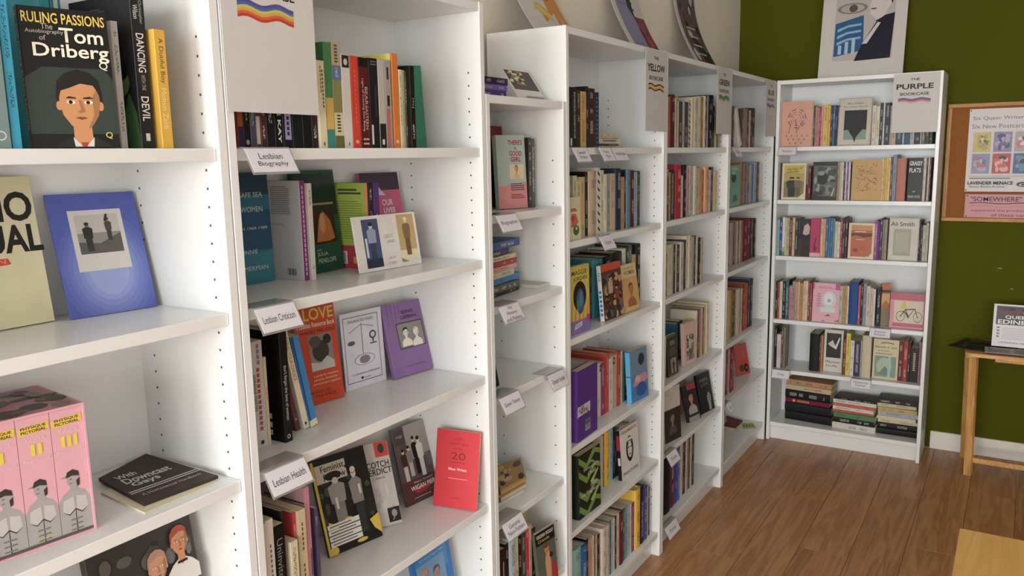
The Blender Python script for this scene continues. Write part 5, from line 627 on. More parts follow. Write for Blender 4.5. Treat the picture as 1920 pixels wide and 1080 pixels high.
# ------------------------------------------------------------------ books
UVR = random.Random(3)
def bookmesh(t, h, w_, hard):
    c = min(.0022 if hard else .0009, t*.22); b_ = t*.14 if hard else min(.0012, t*.08)
    prof = [(t, w_), (t, .0015+b_*.2)] + [(t/2+t/2*cos(a)*.999, -b_*sin(a)) for a in ([pi*.14, pi*.32, pi*.5, pi*.68, pi*.86] if hard else [])] + [(0, .0015+b_*.2), (0, w_), (c, w_), (c, .003), (t-c, .003), (t-c, w_)]
    if not hard: prof = [(t, w_), (t, .0008), (t-min(.0008, t*.2), 0), (min(.0008, t*.2), 0), (0, .0008), (0, w_), (c, w_), (c, .002), (t-c, .002), (t-c, w_)]
    n = len(prof); vs = [(x, y, 0) for x, y in prof] + [(x, y, h) for x, y in prof]
    fs = [(i, i+n, (i+1) % n+n, (i+1) % n) for i in range(n)]
    # end caps: left board, spine, right board
    m = n-4
    caps = []
    if hard: L = list(range(0, n-4)); caps = [[0, 1, n-2, n-1], list(range(1, m-1)) + [n-3, n-2], [m-2, m-1, n-4, n-3]]
    else: caps = [[0, 1, n-2, n-1], [1, 2, 3, 4, n-3, n-2], [4, 5, n-4, n-3]]
    for q in caps: fs.append(tuple(q)); fs.append(tuple(i+n for i in reversed(q)))
    me = mesh('cover', vs, fs)
    bm = bmesh.new(); bm.from_mesh(me); bmesh.ops.recalc_face_normals(bm, faces=bm.faces[:]); bm.to_mesh(me); bm.free()
    ua, ub = me.uv_layers.new(name='spine'), me.uv_layers.new(name='metres'); ox, oz = UVR.random()*9, UVR.random()*9
    for p in me.polygons:
        on_spine = p.normal.y < -.6 and p.center.y < .0015
        for li in p.loop_indices:
            q = me.vertices[me.loops[li].vertex_index].co
            ua.data[li].uv = (q.x/t, q.z/h) if on_spine else (-1, -1); ub.data[li].uv = (q.x+ox, q.z+oz)
    e = .0028 if hard else .0004
    pv, pf = boxv(c*1.02, .0032, e, t-c*1.02, w_-e-.0004, h-e)
    return me, mesh('pages', pv, pf)
COUNT = {}
ALLB = []
CAMP = cam.matrix_world.translation.copy()
def book(M, t, h, w_, color, k=None, tags=(), label='', group=None, cat='book', name='book', hard=False):
    hard = hard or 'hb' in tags
    o = thing(name, M, label, cat, group)
    art = ART.get(k, {}) if k else {}
    sp = list(art.get('s', []))
    for q in tags: sp += TAGS.get(q, [])
    me, pg_ = bookmesh(t, h, w_, hard)
    # how large the book shows from the room's aisle: spine plus cover
    ctr = M @ Vector((t/2, 0, h/2)); vd = (CAMP-ctr); ds = vd.length; vd.normalize(); R3 = M.to_3x3()
    ALLB.append(((t*h*max(0, vd.dot(R3 @ Vector((0, -1, 0)))) + w_*h*max(0, vd.dot(R3 @ Vector((1, 0, 0)))))/ds**2, o))
    cv = link('cover', me, o, bookmat(color, not sp and not art, hard)); link('pages', pg_, o, pagemat())
    if art.get('f'): prints(cv, (t, 0, 0), (0, w_, 0), (0, 0, h), (1, 0, 0), art['f'], 'cover_print')
    if art.get('b'): prints(cv, (0, w_, 0), (0, -w_, 0), (0, 0, h), (-1, 0, 0), art['b'], 'cover_print')
    if sp: prints(cv, (0, 0, h), (0, 0, -h), (t, 0, 0), (0, -1, 0), sp, 'spine_print')
    return o
def shelfname(c, s):
    if c == 'C': return ['top', 'first', 'second', 'third', 'fourth', 'lowest'][s]
    return SHN[s]
entries = []
for e in DATA:
    if e[0] == 'run':
        for it in e[4]: entries.append(dict(c=e[1], s=e[2], u=it[0], key='S', a=('S', e[1], e[2], it[0]-it[1]/2, e[3], it[1], it[2], None, 0, it[3], {'tags': it[4:]})))
    elif e[0] == 'S': entries.append(dict(c=e[1], s=e[2], u=e[3]+e[5]/2, key='S', a=e))
    elif e[0] == 'F': entries.append(dict(c=e[1], s=e[2], u=e[3]+e[6]/2, key='F', a=e))
byshelf = {}
for e in entries: byshelf.setdefault((e['c'], e['s']), []).append(e)
BR = random.Random(7)
for (c, s), L in byshelf.items():
    L.sort(key=lambda e: e['u']); zs = zsh(c)[s]
    for i, e in enumerate(L):
        a = e['a']; k = a[-1].get('k'); colr = a[-2]; grp = 'books on the %s shelf of the %s' % (shelfname(c, s), CNAME[c])
        if k in ('box', 'flowerphoto'): continue
        lab = KL.get(k)
        if not lab:
            size = 'slim ' if e['key'] == 'S' and a[5] < .011 else ('thick ' if e['key'] == 'S' and a[5] > .034 else '')
            lab = ('%s%s book, %s from the %s on the %s\'s %s shelf' % (size, cname(colr), ORD[i], REF[c], CNAME[c], shelfname(c, s))) if c != 'A' else '%s%s book standing on the %s shelf of the bookcase with the pink boxed set' % (size, cname(colr), shelfname(c, s))
        if e['key'] == 'S':
            _, c, s, u, v, t, h, dd, roll, colr, kw = a
            dd = dd or (.105+.03*BR.random() if h < .185 else .125+.03*BR.random()); dd = min(dd, .268-v)
            z = zs + (t*sin(roll) if roll > 0 else 0) + .0003
            book(CASES[c] @ T(u, v, z) @ RY(roll), t, h, dd, colr, k, kw.get('tags', ()), lab, grp, hard=bool(kw.get('hard')) or (t > .03 and h > .2 and not k))
        else:
            _, c, s, u, v, yaw, wd, h, t, lean, colr, kw = a
            book(CASES[c] @ T(u, v, zs+t*sin(max(lean, 0))+.0004) @ RZ(yaw) @ RX(-lean) @ T(0, t, 0) @ RZ(-pi/2), t, h, wd, colr, k, (), lab, grp, hard=t > .024)
STN = dict(C='narrow low bookcase', Y='yellow-sign bookcase', P='purple-sign bookcase')
nst = {}
for e in DATA:
    if e[0] != 'stack': continue
    _, c, s, u, v, yaw, L_, dd, row = e
    j = nst.get(c, 0); nst[c] = j+1; zs = zsh(c)[s]; g = random.Random(31+j)
    where = {'C': 'the flat pile in the narrow low bookcase', 'Y': 'the small flat pile in the yellow-sign bookcase', 'P': ['the flat pile nearest the blue-sign bookcase', 'the middle flat pile of the purple-sign bookcase', 'the flat pile nearest the noticeboard'][j if c == 'P' else 0]}[c]
    for i, it in enumerate(row):
        z0, t, colr = it[:3]; l_ = L_*(.82+.18*g.random()) if i and c != 'P' else L_*(1-.06*g.random()*(i > 0)); d2 = dd*(.9+.1*g.random())
        if c == 'C': l_ = L_*[.93, .9, 1, .8, .86, .86, .84, .7, 1][i]
        off = (0 if c == 'C' else g.uniform(-.004, .004)); tw = g.uniform(-.03, .03) if i else 0
        book(CASES[c] @ T(u+off, v+g.uniform(0, .008), zs+z0+.0004) @ RZ(yaw+tw) @ T(l_, 0, 0) @ RY(-pi/2), max(t, .004), l_, d2, colr, None, it[3:], '%s book lying %s up in %s' % (cname(colr), ORD[i], where), 'books lying flat in ' + where, hard=t > .03)
# ------------------------------------------------------------------ boxed set and loose flat items
def case_pt(c, u, v, z): return CASES[c] @ Vector((u, v, z))
bx = [e for e in DATA if e[0] == 'F' and e[-1].get('k') == 'box'][0]
_, c, s, u, v, yaw, wd, h, t, lean, colr, kw = bx
MB = CASES['A'] @ T(u, v, ZS[2]+.0004) @ RZ(yaw); bd = .17; wt = .003
sl = thing('slipcase', MB, 'pink cardboard slipcase holding three illustrated pink volumes', 'slipcase')
PK = '#e6a9b6'; pkm = plain(PK, .45)
box('side_board', (0, 0, 0), (wt, bd, h), pkm, sl); box('side_board', (wd-wt, 0, 0), (wd, bd, h), pkm, sl)
box('bottom_board', (wt, 0, 0), (wd-wt, bd, wt), pkm, sl); tp = box('top_board', (wt, 0, h-wt), (wd-wt, bd, h), pkm, sl); box('back_board', (wt, bd-wt, wt), (wd-wt, bd, h-wt), pkm, sl)
prints(tp, (wt, 0, h), (wd-2*wt, 0, 0), (0, bd, 0), (0, 0, 1), [rc('#c98a94', .02, .02, .98, .98), *blobs(['#6a6260', '#4a4442', '#8a7f7c'], .08, .1, .92, .9, 26, .12, 3)], 'top_print')
iw = (wd-2*wt)/3
for i, rn in enumerate(('I', 'II', 'III')):
    M_ = MB @ T(wt+i*iw+.0004, .004, wt+.0004)
    vol = thing('book', M_, 'pink illustrated volume numbered %s in the pink slipcase' % ['one', 'two', 'three'][i], 'book', 'volumes in the pink slipcase')
    tt, hh, dd = iw-.0008, h-2*wt-.0012, bd-.014
    me, pm_ = bookmesh(tt, hh, dd, False); cv = link('cover', me, vol, bookmat(PK, False)); link('pages', pm_, vol, pagemat())
    skin, dk = '#a8a4a2', '#3a3634'
    man = [pg(skin, (.0, .0), (.0, .27), (.16, .33), (.36, .36), (.64, .36), (.86, .33), (1, .27), (1, 0)), pg('#c4c0be', (.1, .2), (.14, .28), (.46, .3), (.48, .2), (.3, .16)), pg('#c4c0be', (.54, .2), (.56, .3), (.86, .28), (.9, .2), (.7, .16)), pg(dk, (.1, .19), (.3, .155), (.5, .19), (.7, .155), (.9, .19), (.7, .165), (.5, .2), (.3, .165)), pg(dk, (.48, 0), (.49, .2), (.51, .2), (.52, 0)), *[pg('#7a7674', (.3, y), (.7, y), (.68, y+.012), (.32, y+.012)) for y in (.03, .07, .11)],
           pg(skin, (.38, .34), (.4, .42), (.62, .42), (.64, .34)), el(skin, .5, .44, .2, .065), pg(dk, (.28, .455), (.34, .5), (.52, .515), (.7, .49), (.72, .45), (.5, .465)), pg('#8a8684', (.12, .46), (.3, .475), (.3, .46)), pg(dk, (.38, .44), (.46, .445), (.46, .435)), pg(dk, (.34, .405), (.46, .41), (.46, .404)), pg(dk, (.6, .42), (.72, .44), (.7, .38), (.62, .37))]
    its = [rc(PK, 0, 0, 1, 1), *man, rc('#5a5654', 0, 0, 1, .02), pg('#e8c824', (.04, .865), (.96, .885), (.96, .945), (.04, .925)), tx('#1c1814', 'PHYSIQUE', .5, .918, .76, .024, .02, .03), tx('#1c1814', 'PICTORIAL', .5, .89, .76, .022, .02, .03), tx('#f2d4da', 'Volume', .5, .835, .6, .035), tx('#e8d21c', rn, .52, .745, [.12, .34, .52][i], .085, .03), tx('#f2d4da', 'Reprinted', .5, .665, .76, .028)]
    if i == 1: its.append(tx('#e8d21c', 'complete', .55, .05, .6, .026))
    prints(cv, (0, 0, 0), (tt, 0, 0), (0, 0, hh), (0, -1, 0), its, 'spine_print')
def flat_sheet(name, P, z, th, color, label, cat, items=(), group=None, extra=None):
    """a flat sheet or pamphlet lying with its corners at P (four floor-plan points, viewer's bottom-left first)"""
    P = [Vector((p[0], p[1], 0)) for p in P]; M_ = T(P[0].x, P[0].y, z)
    o = thing(name, M_, label, cat, group); Q = [p-P[0] for p in P]
    vs = [tuple(q) for q in Q] + [tuple(q+Vector((0, 0, th))) for q in Q]
    me = mesh('sheet', vs, [(3, 2, 1, 0), (4, 5, 6, 7), (0, 1, 5, 4), (1, 2, 6, 5), (2, 3, 7, 6), (3, 0, 4, 7)])
    sh = link('sheet', me, o, plain(color, .6, .05, 25))
    if items: prints(sh, (0, 0, th), tuple(Q[1]), tuple(Q[3]), (0, 0, 1), items, 'cover_print')
    return o
FS = FLAT
flat_sheet('pamphlet', FS['under'], ZS[2]+.0003, .003, '#ddd6b4', 'worn cream pamphlet lying under a brown booklet beside the pink boxed set', 'booklet')
flat_sheet('booklet', FS['brown'], ZS[2]+.0036, .006, '#3a2c28', 'dark brown booklet with fat white lettering lying beside the pink boxed set', 'booklet', [tx('#d8d2c8', 'With', .25, .82, .26, .12, .02), tx('#d8d2c8', 'Downcast', .44, .66, .62, .16, .02), tx('#d8d2c8', 'Gays', .34, .5, .36, .15, .02), rc('#d8d2c8', .02, .34, .98, .36), rc('#d8d2c8', .02, .29, .98, .31), tx('#c9c2b8', 'A Homosexual Handbook', .5, .2, .8, .06)])
flat_sheet('magazine', FS['white_mag'], ZC[2]+.0003, .010, '#cfc9c2', 'white magazine lying flat beside the pile in the narrow bookcase', 'magazine')
mg = ['#b8924a', '#cda766', '#a87c3c', '#d8c9a0', '#c4b090', '#e0dccf']
for i in range(6): flat_sheet('magazine', [(p[0]+.003*((i*7) % 3-1), p[1]+.004*((i*5) % 3-1)) for p in FS['mags']], ZC[4]+.0003+i*.0082, .0078, mg[5-i], ['white', 'pale tan', 'cream', 'brown-edged', 'sandy', 'tan-covered'][i] + ' magazine, %s up in the pile in the narrow bookcase' % ORD[i], 'magazine', blobs(['#6a3a1c', '#d8b46a', '#2a1c14'], .1, .1, .9, .9, 12, .12, 5) if i == 5 else (), 'magazines piled in the narrow bookcase')
flat_sheet('sticky_note', FS['lime'], ZS[5]+.0003, .0006, '#b4c23a', 'lime green note with dark writing on the blue-sign bookcase\'s bottom shelf', 'note', [rc('#6a7a1c', .1+.2*i, .3, .22+.2*i, .7) for i in range(4)])
flat_sheet('book', FS['redflat'], ZS[5]+.0125, .008, '#7a2426', 'dark red book lying flat on the blue-sign bookcase\'s bottom shelf', 'book')
flat_sheet('book', FS['redflat'], ZS[5]+.0003, .0118, '#cfc2a4', 'pale book lying under a dark red one, blue-sign bookcase\'s bottom shelf', 'book')
# things on top of the narrow bookcase
CT = 1.80
for i, (z0, t_, cl, lb) in enumerate(((0, .020, '#5a3a8c', 'purple book at the bottom of the pile on top of the narrow bookcase'), (.0205, .016, '#7a5ab0', 'violet book in the middle of the pile on top of the narrow bookcase'), (.037, .018, '#2a2440', 'dark navy book on the pile on top of the narrow bookcase'))):
    M_ = CASES['C'] @ T(.06+.004*i, .07, CT+z0+.0004) @ T(.15, 0, 0) @ RY(-pi/2); book(M_, t_, .15, .15, cl, None, (), lb, 'books piled on the narrow bookcase')
def sheet(name, M_, w_, h_, items, label, cat, color='#ded9d2', th=.0012, bend=0.0, group=None, seg=40):
    """upright sheet in its own frame (x right, z up, facing -y), optionally bowed backwards along its height"""
    o = thing(name, M_, label, cat, group)
    if bend == 0:
        v_, f_ = boxv(0, 0, 0, w_, th, h_); sh = link('sheet', mesh('sheet', v_, f_), o, plain(color, .55, .03, 30))
        prints(sh, (0, 0, 0), (w_, 0, 0), (0, 0, h_), (0, -1, 0), items, 'sheet_print'); return o
    def off(zf): return bend*(2*zf-zf*zf)*h_
    def P(x, zf): return (x, off(zf), zf*h_)
    vs, fs = [], []
    for j in range(seg+1):
        x0, y0, z0 = P(0, j/seg); vs += [(0, y0, z0), (w_, y0, z0), (0, y0+th, z0), (w_, y0+th, z0)]
    for j in range(seg):
        k_ = 4*j; fs += [(k_, k_+1, k_+5, k_+4), (k_+3, k_+2, k_+6, k_+7), (k_+2, k_, k_+4, k_+6), (k_+1, k_+3, k_+7, k_+5)]
    fs += [(2, 3, 1, 0), (4*seg, 4*seg+1, 4*seg+3, 4*seg+2)]
    sh = link('sheet', mesh('sheet', vs, fs), o, plain(color, .55, .03, 30))
    n0 = len(TEXTS); pr = prints(sh, (0, 0, 0), (w_, 0, 0), (0, 0, h_), (0, -1, 0), [i for i in items if i[0] != 't'], 'sheet_print')
    bm = bmesh.new(); bm.from_mesh(pr.data)
    for _ in range(3): bmesh.ops.triangulate(bm, faces=bm.faces[:]); bmesh.ops.subdivide_edges(bm, edges=bm.edges[:], cuts=1, use_grid_fill=True)
    for vv in bm.verts: vv.co.y += off(vv.co.z/h_) - .0008
    bm.to_mesh(pr.data); bm.free()
    for it in items:
        if it[0] == 't':
            zf = it[4]; y_ = off(zf); sl_ = bend*(2-2*zf)
            # lettering follows the bow: tangent plane at its own height
            up = Vector((0, sl_, 1)); org = Vector((0, y_, zf*h_)) - up*(zf*h_); TEXTS.append((sh, org + Vector((0, -.004, 0)), Vector((w_, 0, 0)), up*h_, Vector((0, -1, 0)), it))
    return o
def wave(c, x0, x1, y0, y1, sg=12, amp=.012, ph=0):
    X = [x0+(x1-x0)*i/sg for i in range(sg+1)]; f_ = lambda x: amp*sin((x-x0)/(x1-x0)*11+ph)
    return pg(c, *([(x, y0+f_(x)) for x in X] + [(x, y1+f_(x)) for x in reversed(X)]))
RB = ['#c9341c', '#d8602a', '#e0a03a', '#c8c83c', '#4a6ab0', '#5a4a9a']
def stripes(cs, x0, x1, y0, y1): n = len(cs); return [wave(cc, x0, x1, y0+(y1-y0)*i/n, y0+(y1-y0)*(i+1)/n+.001) for i, cc in enumerate(cs)]
sheet('paper_sign', CASES['B'] @ T(-.001, -.007, 1.727) @ RX(-.0), .214, .302, [tx('#17140f', 'BOOKCASE', .47, .69, .62, .055, .02), *stripes(RB, .16, .76, .53, .625)], 'paper sign with a rainbow flag over the first shelf of dark spines', 'sign', '#d3d1ce', .0012, 0, 'bookcase name signs')
def casesign(c, u_, word, cs, lab, wfrac=.8):
    sheet('paper_sign', CASES[c] @ T(u_, -.005, 1.724), .21, .29, [tx('#17140f', 'THE', .47, .9, .2, .04, .02), tx('#17140f', word, .47, .78, wfrac, .09, .03), tx('#17140f', 'BOOKCASE', .47, .655, .62, .05, .02), *stripes(cs, .12, .82, .505, .58)], lab, 'sign', '#d0cdca', .0012, 0, 'bookcase name signs')
casesign('Y', .592, 'YELLOW', ['#5a2418', '#e0a82a', '#e0b83a', '#4a2a2a'], 'white paper sign reading yellow with a yellow flag')
casesign('G', .592, 'GREEN', ['#c9a03a', '#5a7a2a', '#2a7a44', '#1f6a3c'], 'white paper sign reading green with a green flag', .7)
casesign('U', .588, 'BLUE', ['#d8a83a', '#3a4a70', '#2f5ab0', '#7a94d0'], 'white paper sign reading blue with a blue flag', .55)
casesign('P', .577, 'PURPLE', ['#d8a860', '#c06a8a', '#8a3a90', '#5a2f80'], 'white paper sign reading purple with a purple flag')
# ------------------------------------------------------------------ shelf-edge labels
def shelf_label(c, s, u_, w_, words, lab, hgt=.05, tilt=.5, zs=None):
    z = zsh(c)[s]
    o = thing('shelf_label', CASES[c] @ T(u_, 0, z+.0006), lab, 'label', 'shelf-edge labels'); m = acrylic(); th = .0012
    box('holder_plate', (0, -.004, 0), (w_, .045 if c in 'BC' and (c, s) != ('B', 0) else .018, th), m, o)
    fl_ = box('holder_flap', (0, -.0012, -hgt-.004), (w_, 0, 0), m, o); fl_.matrix_local = T(0, -.004, 0) @ RX(-tilt)
    cd_ = box('card', (.003, -.0022, -hgt), (w_-.003, -.0014, -.003), plain('#e2dee6', .6, .02), o); cd_.matrix_local = T(0, -.004, 0) @ RX(-tilt)
    n = len(words)
    prints(cd_, (.003, -.0022, -hgt), (w_-.006, 0, 0), (0, 0, hgt-.003), (0, -1, 0), [tx('#3c3a44', q, .5, .5+(n-1)*.17-.34*i, min(.82, .075*len(q)), .3 if n == 1 else .25) for i, q in enumerate(words)])
    return o
for a_ in LABELS: shelf_label(*a_)
# ------------------------------------------------------------------ posters on top of the cases
def poster(M_, w_, h_, items, lab, bend): return sheet('poster', M_, w_, h_, items, lab, 'poster', '#d4cec8', .0016, bend, 'prints leaning on the bookcase tops')
TOPZ = 2.0212
poster(T(-.125, .475, TOPZ) @ RZ(pi/2), .297, .42, [tx('#2a1c10', 'IONA', .5, .33, .4, .075, .02), pg('#d88a24', (.42, .1), (.4, .26), (.6, .2), (.62, .34), (.7, .4), (.66, .5), (.8, .5), (.92, .3), (.94, .04), (.86, .04), (.82, .2), (.76, .04), (.7, .04), (.72, .2)), pg('#d8c43a', (.3, .2), (.36, .26), (.62, .18), (.6, .12)), *blobs(['#e0a03a', '#c8742a', '#5a7a8a', '#d8c84a'], .2, .42, .8, .9, 40, .06, 17)], 'white-edged print with an orange dancing figure and short black word', .37)
poster(T(-.125, 1.27, TOPZ) @ RZ(pi/2), .297, .42, [rc('#8a8ab0', .14, .06, .62, .95), rc('#8a3040', .6, .02, .96, .42), *[rc('#4a4a6a', .22, .12+.1*i, .52, .14+.1*i) for i in range(8)], pg('#2a2428', (.5, .5), (.56, .95), (.66, .95), (.7, .45), (.62, .4)), pg('#d8d0cc', (.64, .42), (.7, .95), (.74, .95), (.7, .42)), *blobs(['#a8505a', '#6a2030'], .66, .06, .92, .36, 14, .05, 4)], 'white-edged print in lavender and deep red', .37)
poster(T(-.125, 2.02, TOPZ) @ RZ(pi/2), .297, .42, [rc('#6a5a60', .12, .06, .95, .95), rc('#a84a50', .14, .4, .4, .95), *blobs(['#2a2a38', '#d0c8c4', '#8a4048', '#4a4a5a'], .2, .1, .9, .9, 40, .07, 23), pg('#1c2230', (.5, .06), (.44, .4), (.7, .34), (.95, .06)), *[rc('#c9c4c0', .3, .2+.1*i, .7, .22+.1*i) for i in range(4)]], 'white-edged print in red, black and grey nearest the green wall', .37)
poster(T(.185, 2.985, TOPZ+.0003) @ RX(-.2), .42, .594, [rc('#c0b8b2', .16, .16, .86, .94), el('#8a8078', .36, .63, .18, .05), el('#b8aea6', .36, .63, .14, .038), el('#5a524c', .37, .63, .05, .035), pg('#1f5f96', (.17, .2), (.17, .5), (.5, .56), (.52, .26), (.5, .24)), *[pg('#8ab8d8', (.2, .3+.06*i), (.32, .34+.06*i), (.48, .35+.06*i), (.48, .37+.06*i), (.32, .36+.06*i), (.2, .33+.06*i)) for i in range(3)], *[rc('#a9cbe0', .22+.08*i, .22, .26+.08*i, .3+.03*i) for i in range(3)],
  pg('#1a1830', (.42, .15), (.5, .3), (.66, .5), (.72, .54), (.86, .56), (.84, .16)), pg('#d8d0d0', (.5, .3), (.68, .5), (.72, .5), (.56, .3)), pg('#d8ccc8', (.58, .56), (.56, .64), (.6, .74), (.76, .76), (.82, .66), (.74, .54), (.66, .5)), pg('#1a1830', (.48, .72), (.5, .8), (.62, .9), (.84, .92), (.86, .74), (.82, .64), (.78, .72), (.62, .74)), pg('#1a1830', (.64, .5), (.7, .52), (.74, .49), (.69, .48)), rc('#3a2a44', .58, .605, .64, .615)], 'large white-edged print of a person in a dark hat above the purple sign', 0)
lean_print = sheet('photograph', CASES['C'] @ T(FS['photo'][0], FS['photo'][1], CT+.0016) @ RZ(FS['photo'][2]) @ RX(-FS['photo'][6]), FS['photo'][3], FS['photo'][4], [rc('#2a2428', .05, .3, .95, .93), *blobs(['#c8b84a', '#d8c878', '#a86a3a', '#e0d8a8', '#7a8a4a'], .1, .4, .7, .88, 26, .05, 6), rc('#8a8088', .3, .05, .95, .1)], 'white-bordered flower photograph leaning on top of the narrow bookcase', 'photograph', '#dad4d0', .002)
# ------------------------------------------------------------------ noticeboard on the green wall
PINE = wood('pine_frame', '#8a5a2c', '#b07c44', '#c49254', 0, 1.6, .5); PINEV = wood('pine_upright', '#8a5a2c', '#b88548', '#cfa064', 2, 1.6, .5)
nbw, nbh = .9, .606
nb = thing('noticeboard', T(.815, YG-.018, 1.262), 'cork noticeboard in a wooden frame hung on the green wall', 'noticeboard')
box('cork_panel', (.012, .006, .012), (nbw-.012, .0175, nbh-.012), cork(), nb)
box('frame_rail', (0, 0, 0), (nbw, .0178, .02), PINE, nb, .002); box('frame_rail', (0, 0, nbh-.02), (nbw, .0178, nbh), PINE, nb, .002)
box('frame_stile', (0, .0005, .0205), (.02, .0178, nbh-.0205), PINEV, nb, .002); box('frame_stile', (nbw-.02, .0005, .0205), (nbw, .0178, nbh-.0205), PINEV, nb, .002)
pics = []
for i, (x, y, cs) in enumerate(((.08, .48, ['#c8b048', '#d8c470', '#5a5a40', '#b0985a']), (.39, .48, ['#8a7aa8', '#b09ac0', '#2a4a80', '#6a5a8a']), (.7, .48, ['#a8a4a0', '#4a4644', '#c86a70', '#d8d0cc']), (.08, .22, ['#8a8ab0', '#a8a8c4', '#6a6a80', '#b06a7a']), (.39, .22, ['#b8342c', '#e0a8a0', '#2a1c1c', '#c8584a']), (.7, .22, ['#3a5a98', '#2a2c50', '#9a9490', '#4a8aa0']))):
    pics += [rc(cs[0], x, y, x+.27, y+.24), *blobs(cs[1:], x+.06, y+.05, x+.21, y+.19, 12, .045, 40+i), *bust(x+.14, y+.16, .06, cs[1], cs[2], cs[3], .7, False)]
nbp = thing('poster', T(.915, YG-.0145, 1.418), 'white poster of six portrait postcards pinned to the noticeboard', 'poster')
v_, f_ = boxv(0, 0, 0, .297, .0012, .42); ps = link('sheet', mesh('sheet', v_, f_), nbp, plain('#dcd6da', .5, .02))
prints(ps, (0, 0, 0), (.297, 0, 0), (0, 0, .42), (0, -1, 0), [tx('#6a6468', 'Six Queer Writers', .45, .885, .78, .05), tx('#6a6468', 'Six New Postcards', .46, .79, .82, .05), *pics, rc('#6a8a7a', .05, .185, .97, .189), *lines('#7a7478', .06, .8, .15, .175, 1, .5), tx('#17140f', 'LAVENDER MENACE', .38, .105, .68, .04, .03), tx('#5a5458', 'Queer Books Archive', .33, .06, .54, .025), el('#1c181a', .87, .09, .1, .03), el('#dcd6da', .86, .085, .05, .015), el('#1c181a', .86, .085, .025, .012)], 'sheet_print')
nbs = thing('paper_sign', T(.921, YG-.0145, 1.284), 'pink handwritten paper sign under the postcard poster', 'sign')
v_, f_ = boxv(0, 0, 0, .42, .0012, .12); ps = link('sheet', mesh('sheet', v_, f_), nbs, plain('#d89aa4', .6, .03))
prints(ps, (0, 0, 0), (.42, 0, 0), (0, 0, .12), (0, -1, 0), [tx('#3a1c40', '"SOMEWHERE"', .33, .8, .54, .2, .01), wave('#241424', .05, .85, .6, .64, 20, .02), wave('#c87a2a', .05, .85, .47, .5, 20, .03), tx('#5a1c4a', 'supported the production', .4, .3, .66, .13), tx('#5a1c4a', 'of these cards', .5, .12, .42, .13)], 'sheet_print')
for i, (x, z, wh) in enumerate(((.921, 1.83, 'upper corner of the white postcard poster'), (.921, 1.426, 'lower corner of the white postcard poster'), (.93, 1.396, 'upper corner of the pink handwritten sign'), (.93, 1.29, 'lower corner of the pink handwritten sign'))):
    pn = thing('drawing_pin', T(x, YG-.0165, z), 'small dark drawing pin in the ' + wh, 'pin', 'drawing pins on the noticeboard')
    ring = [(.0035*cos(k*pi/4), .0, .0035*sin(k*pi/4)) for k in range(8)]; ring2 = [(.002*cos(k*pi/4), -.003, .002*sin(k*pi/4)) for k in range(8)]
    link('pin_head', mesh('pin_head', ring+ring2, [tuple(range(8)), tuple(range(15, 7, -1))] + [(k, k+8, (k+1) % 8+8, (k+1) % 8) for k in range(8)]), pn, plain('#17140f', .4))
    box('pin_point', (-.0006, .0, -.0006), (.0006, .006, .0006), plain('#8a8680', .3), pn)
# ------------------------------------------------------------------ small folding table with leaflets
tz = .645; tb = thing('folding_table', T(.985, 2.74, 0), 'small pale wooden folding table against the green wall', 'table')
tw_, td_ = .62, .37
me = bpy.data.meshes.new('table_top'); bm = bmesh.new(); ol = []
for cx_, cy_, a0 in ((.03, .03, pi), (tw_-.03, .03, 1.5*pi), (tw_-.03, td_-.03, 0), (.03, td_-.03, .5*pi)): ol += [(cx_+.03*cos(a0+k*pi/10), cy_+.03*sin(a0+k*pi/10)) for k in range(6)]
bf = [bm.verts.new((x, y, tz-.018)) for x, y in ol]; tf = [bm.verts.new((x, y, tz)) for x, y in ol]; n = len(ol)
bm.faces.new(list(reversed(bf))); bm.faces.new(tf)
for i in range(n): bm.faces.new((bf[i], bf[(i+1) % n], tf[(i+1) % n], tf[i]))
bm.to_mesh(me); bm.free(); BEECH = wood('beech', '#a8743c', '#cc985a', '#deb478', 0, 1.4, .4); BEECHV = wood('beech_upright', '#a8743c', '#cc985a', '#deb478', 2, 1.4, .4)
link('table_top', me, tb, BEECH)
def bar(name, a_, b_, w1, w2, mat, parent):
    a_, b_ = Vector(a_), Vector(b_); dz = (b_-a_); L_ = dz.length
    o = box(name, (-w1/2, -w2/2, 0), (w1/2, w2/2, L_), mat, parent, .002); q = dz.to_track_quat('Z', 'Y'); o.matrix_local = Matrix.Translation(a_) @ q.to_matrix().to_4x4(); return o
for x in (.05, tw_-.05):
    bar('leg', (x, .055, 0), (x-.012, .06, tz-.02), .026, .036, BEECHV, tb); bar('leg', (x-.03, td_-.06, 0), (x-.042, td_-.05, tz-.02), .026, .036, BEECHV, tb)
bar('stretcher', (.065, .055, .085), (tw_-.06, .055, .085), .02, .026, BEECH, tb)
bar('apron', (.13, .07, tz-.032), (tw_-.08, .07, tz-.032), .026, .028, BEECH, tb)
bar('crossbar', (.015, .08, tz-.03), (.015, td_-.05, tz-.03), .022, .03, BEECH, tb)
lf = [((-.085, .12), (.16, .04), .24, -.35, '#20201e', 'black leaflet poking out past the corner of the folding table'), ((-.02, .15), (.2, .1), .2, -.5, '#5a4a44', 'brownish leaflet lying under black ones on the folding table'), ((.0, .06), (.2, .06), .19, -.15, '#17231a', 'dark green-black leaflet at the folding table\'s front edge'), ((.085, .02), (.33, .03), .13, 0, '#b8b0b4', 'pale booklet with two grey panels at the folding table\'s front edge'), ((.345, .03), (.55, .03), .13, 0, '#8a8470', 'olive-grey booklet beside the pale one on the folding table')]
